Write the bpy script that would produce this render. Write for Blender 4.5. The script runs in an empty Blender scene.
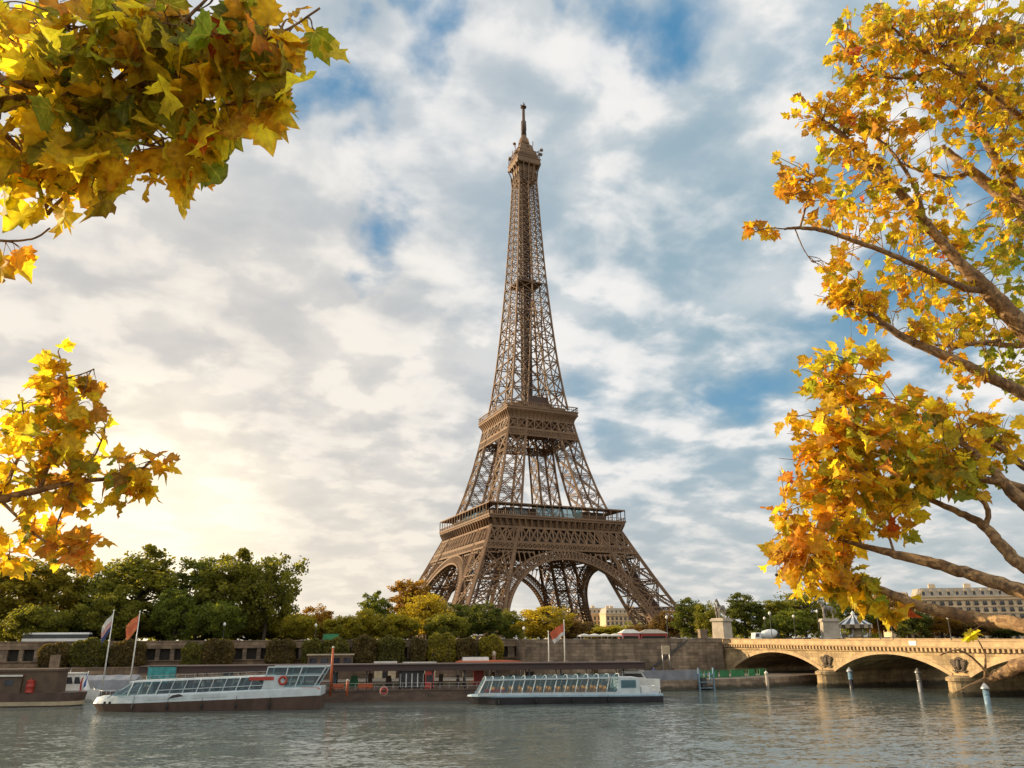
import bpy, math, random
import numpy as np
from mathutils import Vector, Matrix

SC = bpy.context.scene
COL = SC.collection
R = math.radians
random.seed(11)
rng = np.random.default_rng(11)

# ------------------------------------------------------------------ camera
F_PX, PITCH, ROLL, YAW, ZC = 769.7, 0.320489, -0.00549, 0.409877, 10.0
_cy, _sy = math.cos(YAW), math.sin(YAW)
FWD = np.array([_sy*math.cos(PITCH), _cy*math.cos(PITCH), math.sin(PITCH)])
_r = np.array([_cy, -_sy, 0.0]); _u = np.cross(_r, FWD)
RGT = _r*math.cos(ROLL) + _u*math.sin(ROLL)
UPV = -_r*math.sin(ROLL) + _u*math.cos(ROLL)
CAM = np.array([0, 0, ZC])
cd = bpy.data.cameras.new('camera'); cam = bpy.data.objects.new('camera', cd); COL.objects.link(cam)
cd.sensor_width = 36.0; cd.lens = F_PX/1024*36.0
cd.clip_start = 0.1; cd.clip_end = 20000
m3 = Matrix(((RGT[0], UPV[0], -FWD[0]), (RGT[1], UPV[1], -FWD[1]), (RGT[2], UPV[2], -FWD[2])))
cam.matrix_world = Matrix.Translation((0, 0, ZC)) @ m3.to_4x4()
SC.camera = cam

# ------------------------------------------------------------------ light
SUN_AZ, SUN_EL = -53.0, 14.0      # azimuth from +Y towards +X
sl = bpy.data.lights.new('sun', 'SUN'); sl.energy = 5.0; sl.angle = R(0.6); sl.color = (1.0, 0.76, 0.46)
sun = bpy.data.objects.new('sun', sl); COL.objects.link(sun)
sd = Vector((math.sin(R(SUN_AZ))*math.cos(R(SUN_EL)), math.cos(R(SUN_AZ))*math.cos(R(SUN_EL)), math.sin(R(SUN_EL))))
sun.rotation_euler = sd.to_track_quat('Z', 'Y').to_euler()
sun.location = (-60, 40, 120)

W = bpy.data.worlds.new('World'); SC.world = W; W.use_nodes = True
wt = W.node_tree; wt.nodes.clear()

class NT:
    """little helper to write node trees"""
    def __init__(s, tree): s.t = tree
    def n(s, typ, **kw):
        nd = s.t.nodes.new(typ)
        for k, v in kw.items(): setattr(nd, k, v)
        return nd
    def l(s, a, b): s.t.links.new(a, b)
    def val(s, x, sock):
        if isinstance(x, (int, float)): sock.default_value = x
        elif isinstance(x, (tuple, list)): sock.default_value = x
        else: s.l(x, sock)
    def m(s, op, a, b=None, c=None, clamp=False):
        nd = s.n('ShaderNodeMath', operation=op); nd.use_clamp = clamp
        s.val(a, nd.inputs[0])
        if b is not None: s.val(b, nd.inputs[1])
        if c is not None: s.val(c, nd.inputs[2])
        return nd.outputs[0]
    def vm(s, op, a, b=None):
        nd = s.n('ShaderNodeVectorMath', operation=op)
        s.val(a, nd.inputs[0])
        if b is not None: s.val(b, nd.inputs[1])
        return nd
    def mix(s, f, a, b, bt='MIX'):
        nd = s.n('ShaderNodeMix', data_type='RGBA', blend_type=bt)
        s.val(f, nd.inputs[0]); s.val(a, nd.inputs[6]); s.val(b, nd.inputs[7])
        return nd.outputs[2]
    def noise(s, vec, scale, detail=4, rough=0.55, dist=0.0):
        nd = s.n('ShaderNodeTexNoise')
        nd.inputs['Scale'].default_value = scale; nd.inputs['Detail'].default_value = detail
        nd.inputs['Roughness'].default_value = rough; nd.inputs['Distortion'].default_value = dist
        if vec is not None: s.l(vec, nd.inputs['Vector'])
        return nd.outputs[0]
    def ramp(s, x, lo, hi, a=0.0, b=1.0, smooth=True):
        nd = s.n('ShaderNodeMapRange'); nd.interpolation_type = 'SMOOTHSTEP' if smooth else 'LINEAR'
        s.val(x, nd.inputs[0]); nd.inputs[1].default_value = lo; nd.inputs[2].default_value = hi
        nd.inputs[3].default_value = a; nd.inputs[4].default_value = b
        return nd.outputs[0]

def dirv(az, el):
    return (math.sin(R(az))*math.cos(R(el)), math.cos(R(az))*math.cos(R(el)), math.sin(R(el)))
def pixdir(x, y):
    d = FWD + RGT*(x-512)/F_PX - UPV*(y-384)/F_PX
    return tuple(d/np.linalg.norm(d))

g = NT(wt)
tc = g.n('ShaderNodeTexCoord'); D = tc.outputs['Generated']
sep = g.n('ShaderNodeSeparateXYZ'); g.l(D, sep.inputs[0])
sky = g.n('ShaderNodeTexSky', sky_type='NISHITA'); sky.sun_disc = False
sky.sun_elevation = R(SUN_EL); sky.sun_rotation = R(SUN_AZ); sky.air_density = 1.0; sky.dust_density = 1.5; sky.ozone_density = 2.5
den = g.m('MAXIMUM', g.m('ADD', sep.outputs[2], 0.24), 0.06)
comb = g.n('ShaderNodeCombineXYZ')
g.l(g.m('DIVIDE', sep.outputs[0], den), comb.inputs[0]); g.l(g.m('DIVIDE', sep.outputs[1], den), comb.inputs[1])
P2 = g.vm('ADD', comb.outputs[0], (3.7, 1.9, 0.0)).outputs[0]
n1 = g.noise(P2, 2.2, 3, 0.5, 0.2)                      # large drifts
n2 = g.noise(P2, 5.6, 7, 0.52, 0.15)                    # puffs
n3 = g.noise(g.vm('ADD', P2, (0.05, -0.075, 0.05)).outputs[0], 5.6, 5, 0.52, 0.15)   # the same puffs seen a little towards the sun
wob = g.n('ShaderNodeTexNoise'); wob.inputs['Scale'].default_value = 7.0; wob.inputs['Detail'].default_value = 5; g.l(D, wob.inputs['Vector'])
Dw = g.vm('NORMALIZE', g.vm('ADD', D, g.vm('MULTIPLY', g.vm('SUBTRACT', wob.outputs['Color'], (.5, .5, .5)).outputs[0], (.34, .34, .34)).outputs[0]).outputs[0]).outputs[0]
def lobe(d, lo, hi, v=None):      # 0..1 soft spot round a direction
    dt = g.vm('DOT_PRODUCT', Dw if v is None else v, tuple(d)).outputs['Value']
    return g.ramp(dt, math.cos(R(lo)), math.cos(R(hi)))
hole = 0.0
for (px, py, ro, ri, k) in ((628, 40, 5.0, 0.5, .85), (428, 36, 3.6, .3, .9), (312, 76, 4.6, .4, .9), (368, 195, 4.6, .4, .9), (740, 398, 4.6, .5, .8),
                            (880, 300, 10, 1, .45), (965, 205, 13, 2, .75), (800, 30, 6, 1, .2), (600, 405, 3.5, .4, .3)):
    hole = g.m('MAXIMUM', hole, g.m('MULTIPLY', lobe(pixdir(px, py), ro, ri), k))
warm = lobe(pixdir(110, 545), 36, 2, D)
hot = lobe(pixdir(120, 538), 13, 1, D)
right = lobe(pixdir(1010, 330), 42, 8, D)
puff = g.ramp(g.m('ADD', g.m('ADD', g.m('MULTIPLY', n2, 0.62), g.m('MULTIPLY', n1, 0.42)), g.m('MULTIPLY', right, -0.03)), 0.375, 0.60)
relief = g.ramp(g.m('SUBTRACT', n2, n3), -0.08, 0.09)
veil = g.mix(right, (0.455, 0.53, 0.59, 1), (0.31, 0.45, 0.54, 1))
veil = g.mix(warm, veil, (0.66, 0.63, 0.60, 1))
bright = g.mix(warm, (0.92, 0.905, 0.885, 1), (0.98, 0.90, 0.79, 1))
cloudc = g.mix(g.m('MULTIPLY', puff, g.m('ADD', 0.50, g.m('MULTIPLY', relief, 0.50))), veil, bright)
low = g.ramp(sep.outputs[2], 0.26, 0.02)
cloudc = g.mix(g.m('MULTIPLY', low, 0.5), cloudc, g.mix(warm, (0.70, 0.665, 0.60, 1), (1.05, 0.92, 0.72, 1)))
skyc = g.mix(1.0, sky.outputs[0], (0.085, 0.105, 0.12, 1), 'MULTIPLY')
blue = g.mix(0.7, skyc, g.mix(g.ramp(sep.outputs[2], 0.0, 0.6), (0.26, 0.50, 0.66, 1), (0.015, 0.27, 0.55, 1)))
open_ = g.m('MULTIPLY', hole, g.ramp(n2, 0.66, 0.36), clamp=True)
full = g.mix(open_, cloudc, blue)
full = g.mix(1.0, full, g.mix(hot, (0, 0, 0, 1), (0.40, 0.32, 0.17, 1)), 'ADD')
# unseen sky behind the camera, brightened as added fill for the shaded fronts
sky_fill = lobe((0.45, -0.85, 0.42), 95, 15, D)
full = g.mix(1.0, full, g.mix(sky_fill, (1, 1, 1, 1), (1.45, 1.38, 1.28, 1)), 'MULTIPLY')
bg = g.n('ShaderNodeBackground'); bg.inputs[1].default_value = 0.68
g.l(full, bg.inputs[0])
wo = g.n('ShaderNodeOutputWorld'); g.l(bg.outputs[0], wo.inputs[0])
W.cycles.sampling_method = 'MANUAL'; W.cycles.sample_map_resolution = 512

SC.view_settings.view_transform = 'Standard'; SC.view_settings.look = 'None'
SC.view_settings.exposure = 0.52; SC.view_settings.gamma = 1.0; SC.view_settings.use_curve_mapping = False
SC.render.engine = 'CYCLES'
SC.cycles.max_bounces = 6; SC.cycles.transparent_max_bounces = 8; SC.cycles.transmission_bounces = 4
SC.cycles.use_denoising = True
SC.cycles.sample_clamp_indirect = 4.0; SC.cycles.sample_clamp_direct = 12.0; SC.cycles.caustics_reflective = False; SC.cycles.caustics_refractive = False

# ------------------------------------------------------------------ placing helpers
def ray(x, y): return FWD + RGT*(x-512)/F_PX - UPV*(y-384)/F_PX
def deep(x, y, d): return CAM + ray(x, y)*d                 # point at depth d along the axis
def onz(x, y, z=0.0):
    d = ray(x, y); return CAM + d*((z-ZC)/d[2])
WN = np.array([0.2241, 0.9746]); WB = np.array([132.0, 168.0])   # line of the embankment wall, normal pointing inland
def bank(x, y, v):                                          # pixel -> point v metres inland of the wall
    d = ray(x, y); t = (WN@WB + v)/(WN@d[:2]); return CAM + d*t
def wally(X, v=0.0): return (WN@WB + v - WN[0]*X)/WN[1]
def mpp(P): return float((np.asarray(P)-CAM)@FWD)/F_PX       # metres per pixel at P
GZ = 8.6                                                     # street level
TH = math.atan2(-0.2241, 0.9746)                             # angle of the wall line

# ------------------------------------------------------------------ mesh builder
class MB:
    def __init__(s): s.v = []; s.f = []; s.mi = []; s.sm = []
    def add(s, vs, fs, mi=0, sm=False):
        o = len(s.v); s.v.extend([tuple(map(float, p)) for p in vs])
        for f in fs: s.f.append(tuple(i+o for i in f)); s.mi.append(mi); s.sm.append(sm)
    def beam(s, p, q, w, h=None, mi=0, caps=False, up=(0, 0, 1)):
        p = np.array(p, float); q = np.array(q, float); d = q-p; L = np.linalg.norm(d)
        if L < 1e-6: return
        d /= L; u = np.array(up, float)
        if abs(d@u) > 0.97: u = np.array([1.0, 0, 0])
        a = np.cross(d, u); a /= np.linalg.norm(a); b = np.cross(a, d)
        h = w if h is None else h
        vs = []
        for c in (p, q):
            for (i, j) in ((-1, -1), (1, -1), (1, 1), (-1, 1)): vs.append(c + a*i*w/2 + b*j*h/2)
        fs = [(0, 1, 5, 4), (1, 2, 6, 5), (2, 3, 7, 6), (3, 0, 4, 7)]
        if caps: fs += [(3, 2, 1, 0), (4, 5, 6, 7)]
        s.add(vs, fs, mi)
    def box(s, x0, x1, y0, y1, z0, z1, mi=0, inset=0.0):
        i = inset
        vs = [(x0, y0, z0), (x1, y0, z0), (x1, y1, z0), (x0, y1, z0), (x0+i, y0+i, z1), (x1-i, y0+i, z1), (x1-i, y1-i, z1), (x0+i, y1-i, z1)]
        s.add(vs, [(3, 2, 1, 0), (4, 5, 6, 7), (0, 1, 5, 4), (1, 2, 6, 5), (2, 3, 7, 6), (3, 0, 4, 7)], mi)
    def tube(s, pts, rad, n=8, mi=0, cap=True):
        pts = [np.array(p, float) for p in pts]
        if isinstance(rad, (int, float)): rad = [rad]*len(pts)
        rings = []; a = None
        for i, p in enumerate(pts):
            d = pts[min(i+1, len(pts)-1)] - pts[max(i-1, 0)]; d /= (np.linalg.norm(d)+1e-9)
            if a is None: a = np.cross(d, [1, 0, 0] if abs(d[0]) < .7 else [0, 1, 0])
            else: a = a-d*(a@d)
            if np.linalg.norm(a) < 1e-4: a = np.cross(d, [0, 1, 0])
            a /= np.linalg.norm(a); b = np.cross(d, a)
            rings.append([p + rad[i]*(a*math.cos(2*math.pi*k/n) + b*math.sin(2*math.pi*k/n)) for k in range(n)])
        vs = [q for r in rings for q in r]; fs = []
        for i in range(len(pts)-1):
            for k in range(n):
                fs.append((i*n+k, i*n+(k+1) % n, (i+1)*n+(k+1) % n, (i+1)*n+k))
        if cap: fs += [tuple(range(n))[::-1], tuple((len(pts)-1)*n+k for k in range(n))]
        s.add(vs, fs, mi, True)
    def lathe(s, prof, n=16, o=(0, 0, 0), mi=0, sm=True, sy=1.0):
        vs = [(o[0]+r*math.cos(2*math.pi*k/n), o[1]+sy*r*math.sin(2*math.pi*k/n), o[2]+z) for r, z in prof for k in range(n)]
        fs = [(i*n+k, i*n+(k+1) % n, (i+1)*n+(k+1) % n, (i+1)*n+k) for i in range(len(prof)-1) for k in range(n)]
        fs += [tuple(range(n))[::-1], tuple((len(prof)-1)*n+k for k in range(n))]
        s.add(vs, fs, mi, sm)
    def loft(s, rings, mi=0, sm=False, cap=True, close=True):
        n = len(rings[0]); vs = [p for r in rings for p in r]; fs = []
        for i in range(len(rings)-1):
            for k in range(n if close else n-1):
                fs.append((i*n+k, i*n+(k+1) % n, (i+1)*n+(k+1) % n, (i+1)*n+k))
        if cap: fs += [tuple(range(n))[::-1], tuple((len(rings)-1)*n+k for k in range(n))]
        s.add(vs, fs, mi, sm)
    def quad(s, a, b, c, d, mi=0): s.add([a, b, c, d], [(0, 1, 2, 3)], mi)
    def prism(s, poly, axis, a, b, mi=0, sm=False):         # polygon in the two other axes, extruded along axis from a to b
        def mk(p, t):
            return {'x': (t, p[0], p[1]), 'y': (p[0], t, p[1]), 'z': (p[0], p[1], t)}[axis]
        n = len(poly)
        s.add([mk(p, a) for p in poly] + [mk(p, b) for p in poly],
              [tuple(range(n))[::-1], tuple(range(n, 2*n))] + [(i, (i+1) % n, n+(i+1) % n, n+i) for i in range(n)], mi, sm)
    def build(s, name, mats, parent=None, loc=None):
        me = bpy.data.meshes.new(name); me.from_pydata(s.v, [], s.f)
        if not isinstance(mats, (list, tuple)): mats = [mats]
        for m_ in mats: me.materials.append(m_)
        me.polygons.foreach_set('material_index', s.mi); me.polygons.foreach_set('use_smooth', s.sm)
        me.update()
        import bmesh
        b = bmesh.new(); b.from_mesh(me); bmesh.ops.recalc_face_normals(b, faces=b.faces); b.to_mesh(me); b.free()
        o = bpy.data.objects.new(name, me); COL.objects.link(o)
        if parent is not None: o.parent = parent
        if loc is not None: o.location = loc
        return o

def tag(o, label, cat, group=None, kind=None):
    if label: o['label'] = label
    if cat: o['category'] = cat
    if group: o['group'] = group
    if kind: o['kind'] = kind
    return o
def thing(name, label, cat, loc=(0, 0, 0), rz=0.0, group=None):
    o = bpy.data.objects.new(name, None); COL.objects.link(o); o.location = tuple(map(float, loc)); o.rotation_euler = (0, 0, rz)
    o.empty_display_size = 0.5
    return tag(o, label, cat, group)
def dup(root, loc, rz=None, label=None, scale=None):
    r = root.copy(); COL.objects.link(r); r.location = tuple(map(float, loc))
    if rz is not None: r.rotation_euler = (0, 0, rz)
    if scale is not None: r.scale = scale
    if label: r['label'] = label
    for ch in list(root.children):
        c = ch.copy(); COL.objects.link(c); c.parent = r
        for gch in list(ch.children):
            d = gch.copy(); COL.objects.link(d); d.parent = c
    return r
def struct(o): o['kind'] = 'structure'; return o

# ------------------------------------------------------------------ materials
def mat(name, col, rough=0.7, var=0.25, scale=3.0, bump=0.0, bscale=None, metal=0.0, col2=None, stretch=(1, 1, 1), spec=0.5, fine=0.0):
    m_ = bpy.data.materials.new(name); m_.use_nodes = True; t = m_.node_tree; h = NT(t)
    b = t.nodes['Principled BSDF']; b.inputs['Roughness'].default_value = rough; b.inputs['Metallic'].default_value = metal
    b.inputs['Specular IOR Level'].default_value = spec
    geo = h.n('ShaderNodeNewGeometry')
    vec = h.vm('MULTIPLY', geo.outputs['Position'], tuple(stretch)).outputs[0]
    nz = h.ramp(h.noise(vec, scale, 6, 0.6, 0.2), 0.3, 0.7)
    c1 = tuple(max(0, c*(1-var)) for c in col) + (1,)
    c2 = (tuple(col2) if col2 else tuple(c*(1+var) for c in col)) + (1,)
    cc = h.mix(nz, c1, c2)
    if fine:
        nf = h.noise(geo.outputs['Position'], scale*9, 3, 0.6)
        cc = h.mix(1.0, cc, h.mix(nf, (1-fine,)*3+(1,), (1+fine,)*3+(1,)), 'MULTIPLY')
    h.l(cc, b.inputs['Base Color'])
    rr = h.ramp(nz, 0, 1, max(0.03, rough-0.1), min(1, rough+0.1), False); h.l(rr, b.inputs['Roughness'])
    if bump:
        bp = h.n('ShaderNodeBump'); bp.inputs['Strength'].default_value = bump; bp.inputs['Distance'].default_value = 0.1
        h.l(h.noise(vec, bscale or scale*3, 5, 0.6), bp.inputs['Height']); h.l(bp.outputs[0], b.inputs['Normal'])
    return m_
def masonry(name, col, bw=1.6, bh=0.55, var=0.3, mortar=0.5, streak=0.35, ax=('x', 'z'), rough=0.9):
    """blocks of stone in courses with weather streaks"""
    m_ = bpy.data.materials.new(name); m_.use_nodes = True; t = m_.node_tree; h = NT(t); b = t.nodes['Principled BSDF']
    tcn = h.n('ShaderNodeTexCoord'); sp = h.n('ShaderNodeSeparateXYZ'); h.l(tcn.outputs['Object'], sp.inputs[0])
    cb = h.n('ShaderNodeCombineXYZ')
    h.l(h.m('ADD', sp.outputs[0], sp.outputs[1]), cb.inputs[0]); h.l(sp.outputs[2], cb.inputs[1])
    br = h.n('ShaderNodeTexBrick'); h.l(cb.outputs[0], br.inputs['Vector'])
    br.inputs['Scale'].default_value = 1.0; br.inputs['Brick Width'].default_value = bw; br.inputs['Row Height'].default_value = bh
    br.inputs['Mortar Size'].default_value = 0.03; br.inputs['Mortar Smooth'].default_value = 0.3
    br.inputs['Color1'].default_value = tuple(c*(1-var) for c in col)+(1,); br.inputs['Color2'].default_value = tuple(c*(1+var) for c in col)+(1,)
    br.inputs['Mortar'].default_value = tuple(c*mortar for c in col)+(1,)
    st = h.ramp(h.noise(h.vm('MULTIPLY', tcn.outputs['Object'], (0.55, 0.55, 0.10)).outputs[0], 1.0, 6, 0.65, 0.4), 0.35, 0.72)
    ng = h.ramp(h.noise(tcn.outputs['Object'], 0.35, 7, 0.7), 0.3, 0.7)
    c = h.mix(h.m('MULTIPLY', st, streak), br.outputs[0], tuple(x*0.35 for x in col)+(1,))
    c = h.mix(1.0, c, h.mix(ng, (0.72, 0.70, 0.68, 1), (1.2, 1.18, 1.12, 1)), 'MULTIPLY')
    gp = h.n('ShaderNodeNewGeometry'); spz = h.n('ShaderNodeSeparateXYZ'); h.l(gp.outputs['Position'], spz.inputs[0])
    tide = h.ramp(h.m('ADD', spz.outputs[2], h.m('MULTIPLY', h.noise(gp.outputs['Position'], .6, 4), -1.2)), 0.5, -0.1)        # algae and damp at the waterline
    c = h.mix(h.m('MULTIPLY', tide, .85), c, (.035, .034, .022, 1))
    h.l(c, b.inputs['Base Color']); b.inputs['Roughness'].default_value = rough
    bp = h.n('ShaderNodeBump'); bp.inputs['Strength'].default_value = 0.5; bp.inputs['Distance'].default_value = 0.08
    h.l(h.m('SUBTRACT', h.noise(tcn.outputs['Object'], 3.0, 4), h.m('MULTIPLY', br.outputs['Fac'], 0.8)), bp.inputs['Height']); h.l(bp.outputs[0], b.inputs['Normal'])
    return m_
def leafmat(name, trans=0.4, gain=1.5, attr=True, col=None, nscale=0.35, var=0.45, rough=0.55):
    m_ = bpy.data.materials.new(name); m_.use_nodes = True; t = m_.node_tree; h = NT(t); b = t.nodes['Principled BSDF']
    if attr:
        a = h.n('ShaderNodeAttribute'); a.attribute_name = 'leaf_colour'; c = a.outputs['Color']
        lp = h.n('ShaderNodeAttribute'); lp.attribute_name = 'leaf_pos'; sx_ = h.n('ShaderNodeSeparateXYZ'); h.l(lp.outputs['Vector'], sx_.inputs[0])
        vein = 0.0; ax_ = h.m('ABSOLUTE', sx_.outputs[0])
        for ang in (0, 40, 82):
            ca, sa = math.cos(R(ang)), math.sin(R(ang))
            dd_ = h.m('ABSOLUTE', h.m('SUBTRACT', h.m('MULTIPLY', ax_, ca), h.m('MULTIPLY', sx_.outputs[1], sa)))
            vein = h.m('MAXIMUM', vein, h.ramp(dd_, .030, .006))
        rib = h.m('MULTIPLY', h.m('SINE', h.m('MULTIPLY', h.m('SUBTRACT', sx_.outputs[1], h.m('MULTIPLY', ax_, .8)), 46.0)), .5)
        vein = h.m('MAXIMUM', vein, h.m('MULTIPLY', h.ramp(rib, .40, .5), .4))
        c = h.mix(h.m('MULTIPLY', vein, .38), c, (.62, .50, .14, 1))
    else:
        a = h.n('ShaderNodeAttribute'); a.attribute_name = 'leaf_tone'
        geo = h.n('ShaderNodeNewGeometry')
        nz = h.ramp(h.noise(geo.outputs['Position'], nscale, 5, 0.65), 0.3, 0.7)
        f = h.m('ADD', h.m('MULTIPLY', nz, 0.5), h.m('MULTIPLY', a.outputs['Fac'], 0.5))
        c = h.mix(f, tuple(x*(1-var) for x in col[0])+(1,), tuple(x for x in col[1])+(1,))
    geo2 = h.n('ShaderNodeNewGeometry')
    sp = h.ramp(h.noise(geo2.outputs['Position'], 22.0 if attr else 2.0, 5, 0.6), 0.35, 0.7, 0.72, 1.2)
    cm = h.n('ShaderNodeCombineXYZ'); [h.l(sp, cm.inputs[i]) for i in range(3)]
    c = h.mix(1.0, c, cm.outputs[0], 'MULTIPLY')
    h.l(c, b.inputs['Base Color']); b.inputs['Roughness'].default_value = rough; b.inputs['Specular IOR Level'].default_value = 0.3
    tr = h.n('ShaderNodeBsdfTranslucent')
    h.l(h.mix(1.0, c, (gain, gain*0.95, gain*0.5, 1), 'MULTIPLY'), tr.inputs[0])
    mx = h.n('ShaderNodeMixShader'); mx.inputs[0].default_value = trans
    h.l(b.outputs[0], mx.inputs[1]); h.l(tr.outputs[0], mx.inputs[2])
    h.l(mx.outputs[0], t.nodes['Material Output'].inputs[0])
    return m_
def glass(name, tint, rough=0.06):
    m_ = bpy.data.materials.new(name); m_.use_nodes = True; t = m_.node_tree; h = NT(t); b = t.nodes['Principled BSDF']
    geo = h.n('ShaderNodeNewGeometry'); nz = h.noise(geo.outputs['Position'], 0.8, 3)
    h.l(h.mix(nz, tuple(c*0.6 for c in tint)+(1,), tuple(c*1.3 for c in tint)+(1,)), b.inputs['Base Color'])
    b.inputs['Roughness'].default_value = rough; b.inputs['Specular IOR Level'].default_value = 0.9
    tp = h.n('ShaderNodeBsdfTransparent'); tp.inputs[0].default_value = (0.75, 0.88, 0.92, 1)
    mx = h.n('ShaderNodeMixShader'); mx.inputs[0].default_value = 0.66
    h.l(b.outputs[0], mx.inputs[1]); h.l(tp.outputs[0], mx.inputs[2]); h.l(mx.outputs[0], t.nodes['Material Output'].inputs[0])
    return m_

M = {}
M['iron'] = mat('iron_paint', (0.195, 0.116, 0.064), 0.6, 0.2, 0.12, fine=0.15, spec=0.35)
M['iron_shade'] = mat('iron_painted_shade', (0.045, 0.030, 0.022), 0.7, 0.25, 0.3)  # near-black iron, the shade inside the girder put into its colour
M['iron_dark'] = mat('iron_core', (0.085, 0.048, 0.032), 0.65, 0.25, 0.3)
M['tower_glass'] = glass('tower_glass', (0.05, 0.17, 0.22))
M['stone'] = masonry('embankment_stone', (0.26, 0.20, 0.145), 2.2, 0.75, 0.35, 0.4, 0.75)
M['stone_dark'] = masonry('terrace_stone', (0.24, 0.175, 0.12), 2.2, 0.7, 0.3, 0.45, 0.6)
M['bridge'] = masonry('bridge_stone', (0.50, 0.365, 0.20), 1.9, 0.75, 0.20, 0.58, 0.75)
M['bridge_trim'] = mat('bridge_trim_stone', (0.47, 0.33, 0.18), 0.85, 0.25, 0.7, 0.3, 4)
M['pedestal'] = mat('pedestal_stone', (0.44, 0.38, 0.30), 0.85, 0.2, 0.5, 0.2, 5)
M['statue'] = mat('statue_stone', (0.22, 0.20, 0.17), 0.8, 0.35, 1.2, 0.4, 5)
M['bronze'] = mat('dark_bronze', (0.10, 0.075, 0.05), 0.7, 0.3, 1.5)
M['quay'] = mat('quay_paving', (0.20, 0.165, 0.13), 0.9, 0.3, 0.25, 0.3, 2, fine=0.15)
M['asphalt'] = mat('asphalt', (0.055, 0.052, 0.05), 0.9, 0.3, 0.3, fine=0.2)
M['ground'] = mat('ground', (0.10, 0.095, 0.05), 0.95, 0.4, 0.05, col2=(0.16, 0.13, 0.085))
M['shadow_room'] = mat('interior_shade', (0.03, 0.026, 0.022), 0.9, 0.3, 0.5)  # flat near-black, shade of dim interiors put into the colour
M['bark_far'] = mat('bark_far', (0.085, 0.065, 0.045), 0.9, 0.3, 1.5)
M['white'] = mat('white_paint', (0.72, 0.72, 0.69), 0.35, 0.10, 0.8, fine=0.05)
M['boat_white'] = mat('boat_paint', (0.50, 0.56, 0.58), 0.35, 0.12, 0.7, fine=0.06)
M['hull_brown'] = mat('hull_brown', (0.085, 0.050, 0.036), 0.5, 0.3, 0.6, stretch=(1, 1, .4))
M['hull_dark'] = mat('hull_dark', (0.030, 0.026, 0.030), 0.45, 0.3, 0.6)
M['hull_blue'] = mat('hull_blue_strake', (0.30, 0.42, 0.50), 0.4, 0.15, 0.8)
M['barge'] = mat('barge_cabin', (0.10, 0.062, 0.036), 0.6, 0.3, 0.7)
M['roof_brown'] = mat('dock_roof', (0.050, 0.026, 0.022), 0.6, 0.3, 0.4)
M['pontoon'] = mat('pontoon_hull', (0.115, 0.075, 0.055), 0.7, 0.4, 0.5, 0.2, 2, stretch=(1, 1, 3))
M['deck'] = mat('deck_boards', (0.20, 0.145, 0.10), 0.8, 0.25, 1.0)
M['red'] = mat('red_paint', (0.38, 0.04, 0.025), 0.5, 0.2, 1.5)
M['orange'] = mat('orange_paint', (0.45, 0.10, 0.03), 0.5, 0.15, 1.5)
M['pink'] = mat('pink_panel', (0.55, 0.16, 0.17), 0.6, 0.15, 1.0)
M['teal'] = mat('teal_tarpaulin', (0.04, 0.26, 0.27), 0.5, 0.25, 0.9)
M['green'] = mat('green_paint', (0.03, 0.20, 0.08), 0.5, 0.3, 0.7)
M['grey'] = mat('grey_canvas', (0.24, 0.25, 0.28), 0.6, 0.2, 0.5)
M['blue'] = mat('blue_paint', (0.03, 0.08, 0.35), 0.5, 0.2, 1.5)
M['bluegrey'] = mat('bluegrey_steel', (0.16, 0.26, 0.34), 0.45, 0.25, 1.2)
M['steel'] = mat('steel', (0.42, 0.42, 0.42), 0.35, 0.2, 1.5, metal=0.6)
M['darkmetal'] = mat('dark_metal', (0.045, 0.045, 0.045), 0.5, 0.3, 2.0)
M['cream'] = mat('cream_panel', (0.42, 0.34, 0.22), 0.7, 0.2, 0.8)
M['canvas'] = mat('white_canvas', (0.62, 0.60, 0.54), 0.8, 0.12, 0.8)
M['seat'] = mat('orange_seat', (0.60, 0.25, 0.04), 0.6, 0.2, 2.0)
M['cabin_glass'] = glass('cabin_glass', (0.09, 0.15, 0.18))
M['facade'] = mat('limestone_facade', (0.66, 0.49, 0.30), 0.85, 0.16, 0.15, fine=0.08)
M['facade_b'] = mat('limestone_facade_pale', (0.70, 0.54, 0.35), 0.85, 0.16, 0.15, fine=0.08)
M['zinc'] = mat('zinc_roof', (0.40, 0.34, 0.26), 0.5, 0.2, 0.4)
M['zinc_dark'] = mat('dark_stripe', (0.07, 0.07, 0.08), 0.6, 0.2, 0.4)
M['pane'] = mat('window_pane', (0.035, 0.04, 0.05), 0.12, 0.4, 0.4)
M['black_rubber'] = mat('rubber', (0.02, 0.02, 0.02), 0.8, 0.2, 3)
M['skin'] = mat('skin', (0.45, 0.26, 0.18), 0.6, 0.1, 4)
M['lamp_glass'] = mat('lamp_globe', (0.8, 0.78, 0.7), 0.3, 0.05, 2)

# ================================================================== SETTING
# left-bank ground (to the horizon), behind the embankment wall
mb = MB()
LX, RX = -3000.0, 3000.0
mb.add([(LX, wally(LX, 0.6), GZ), (RX, wally(RX, 0.6), GZ), (RX, 9000, GZ), (LX, 9000, GZ)], [(0, 1, 2, 3)])
struct(mb.build('ground', M['ground']))
mb = MB(); y0, y1 = 3.5, 15.0
mb.add([(LX, wally(LX, y0), GZ+.004), (RX, wally(RX, y0), GZ+.004), (RX, wally(RX, y1), GZ+.004), (LX, wally(LX, y1), GZ+.004)], [(0, 1, 2, 3)])
struct(mb.build('road', M['asphalt']))
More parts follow.
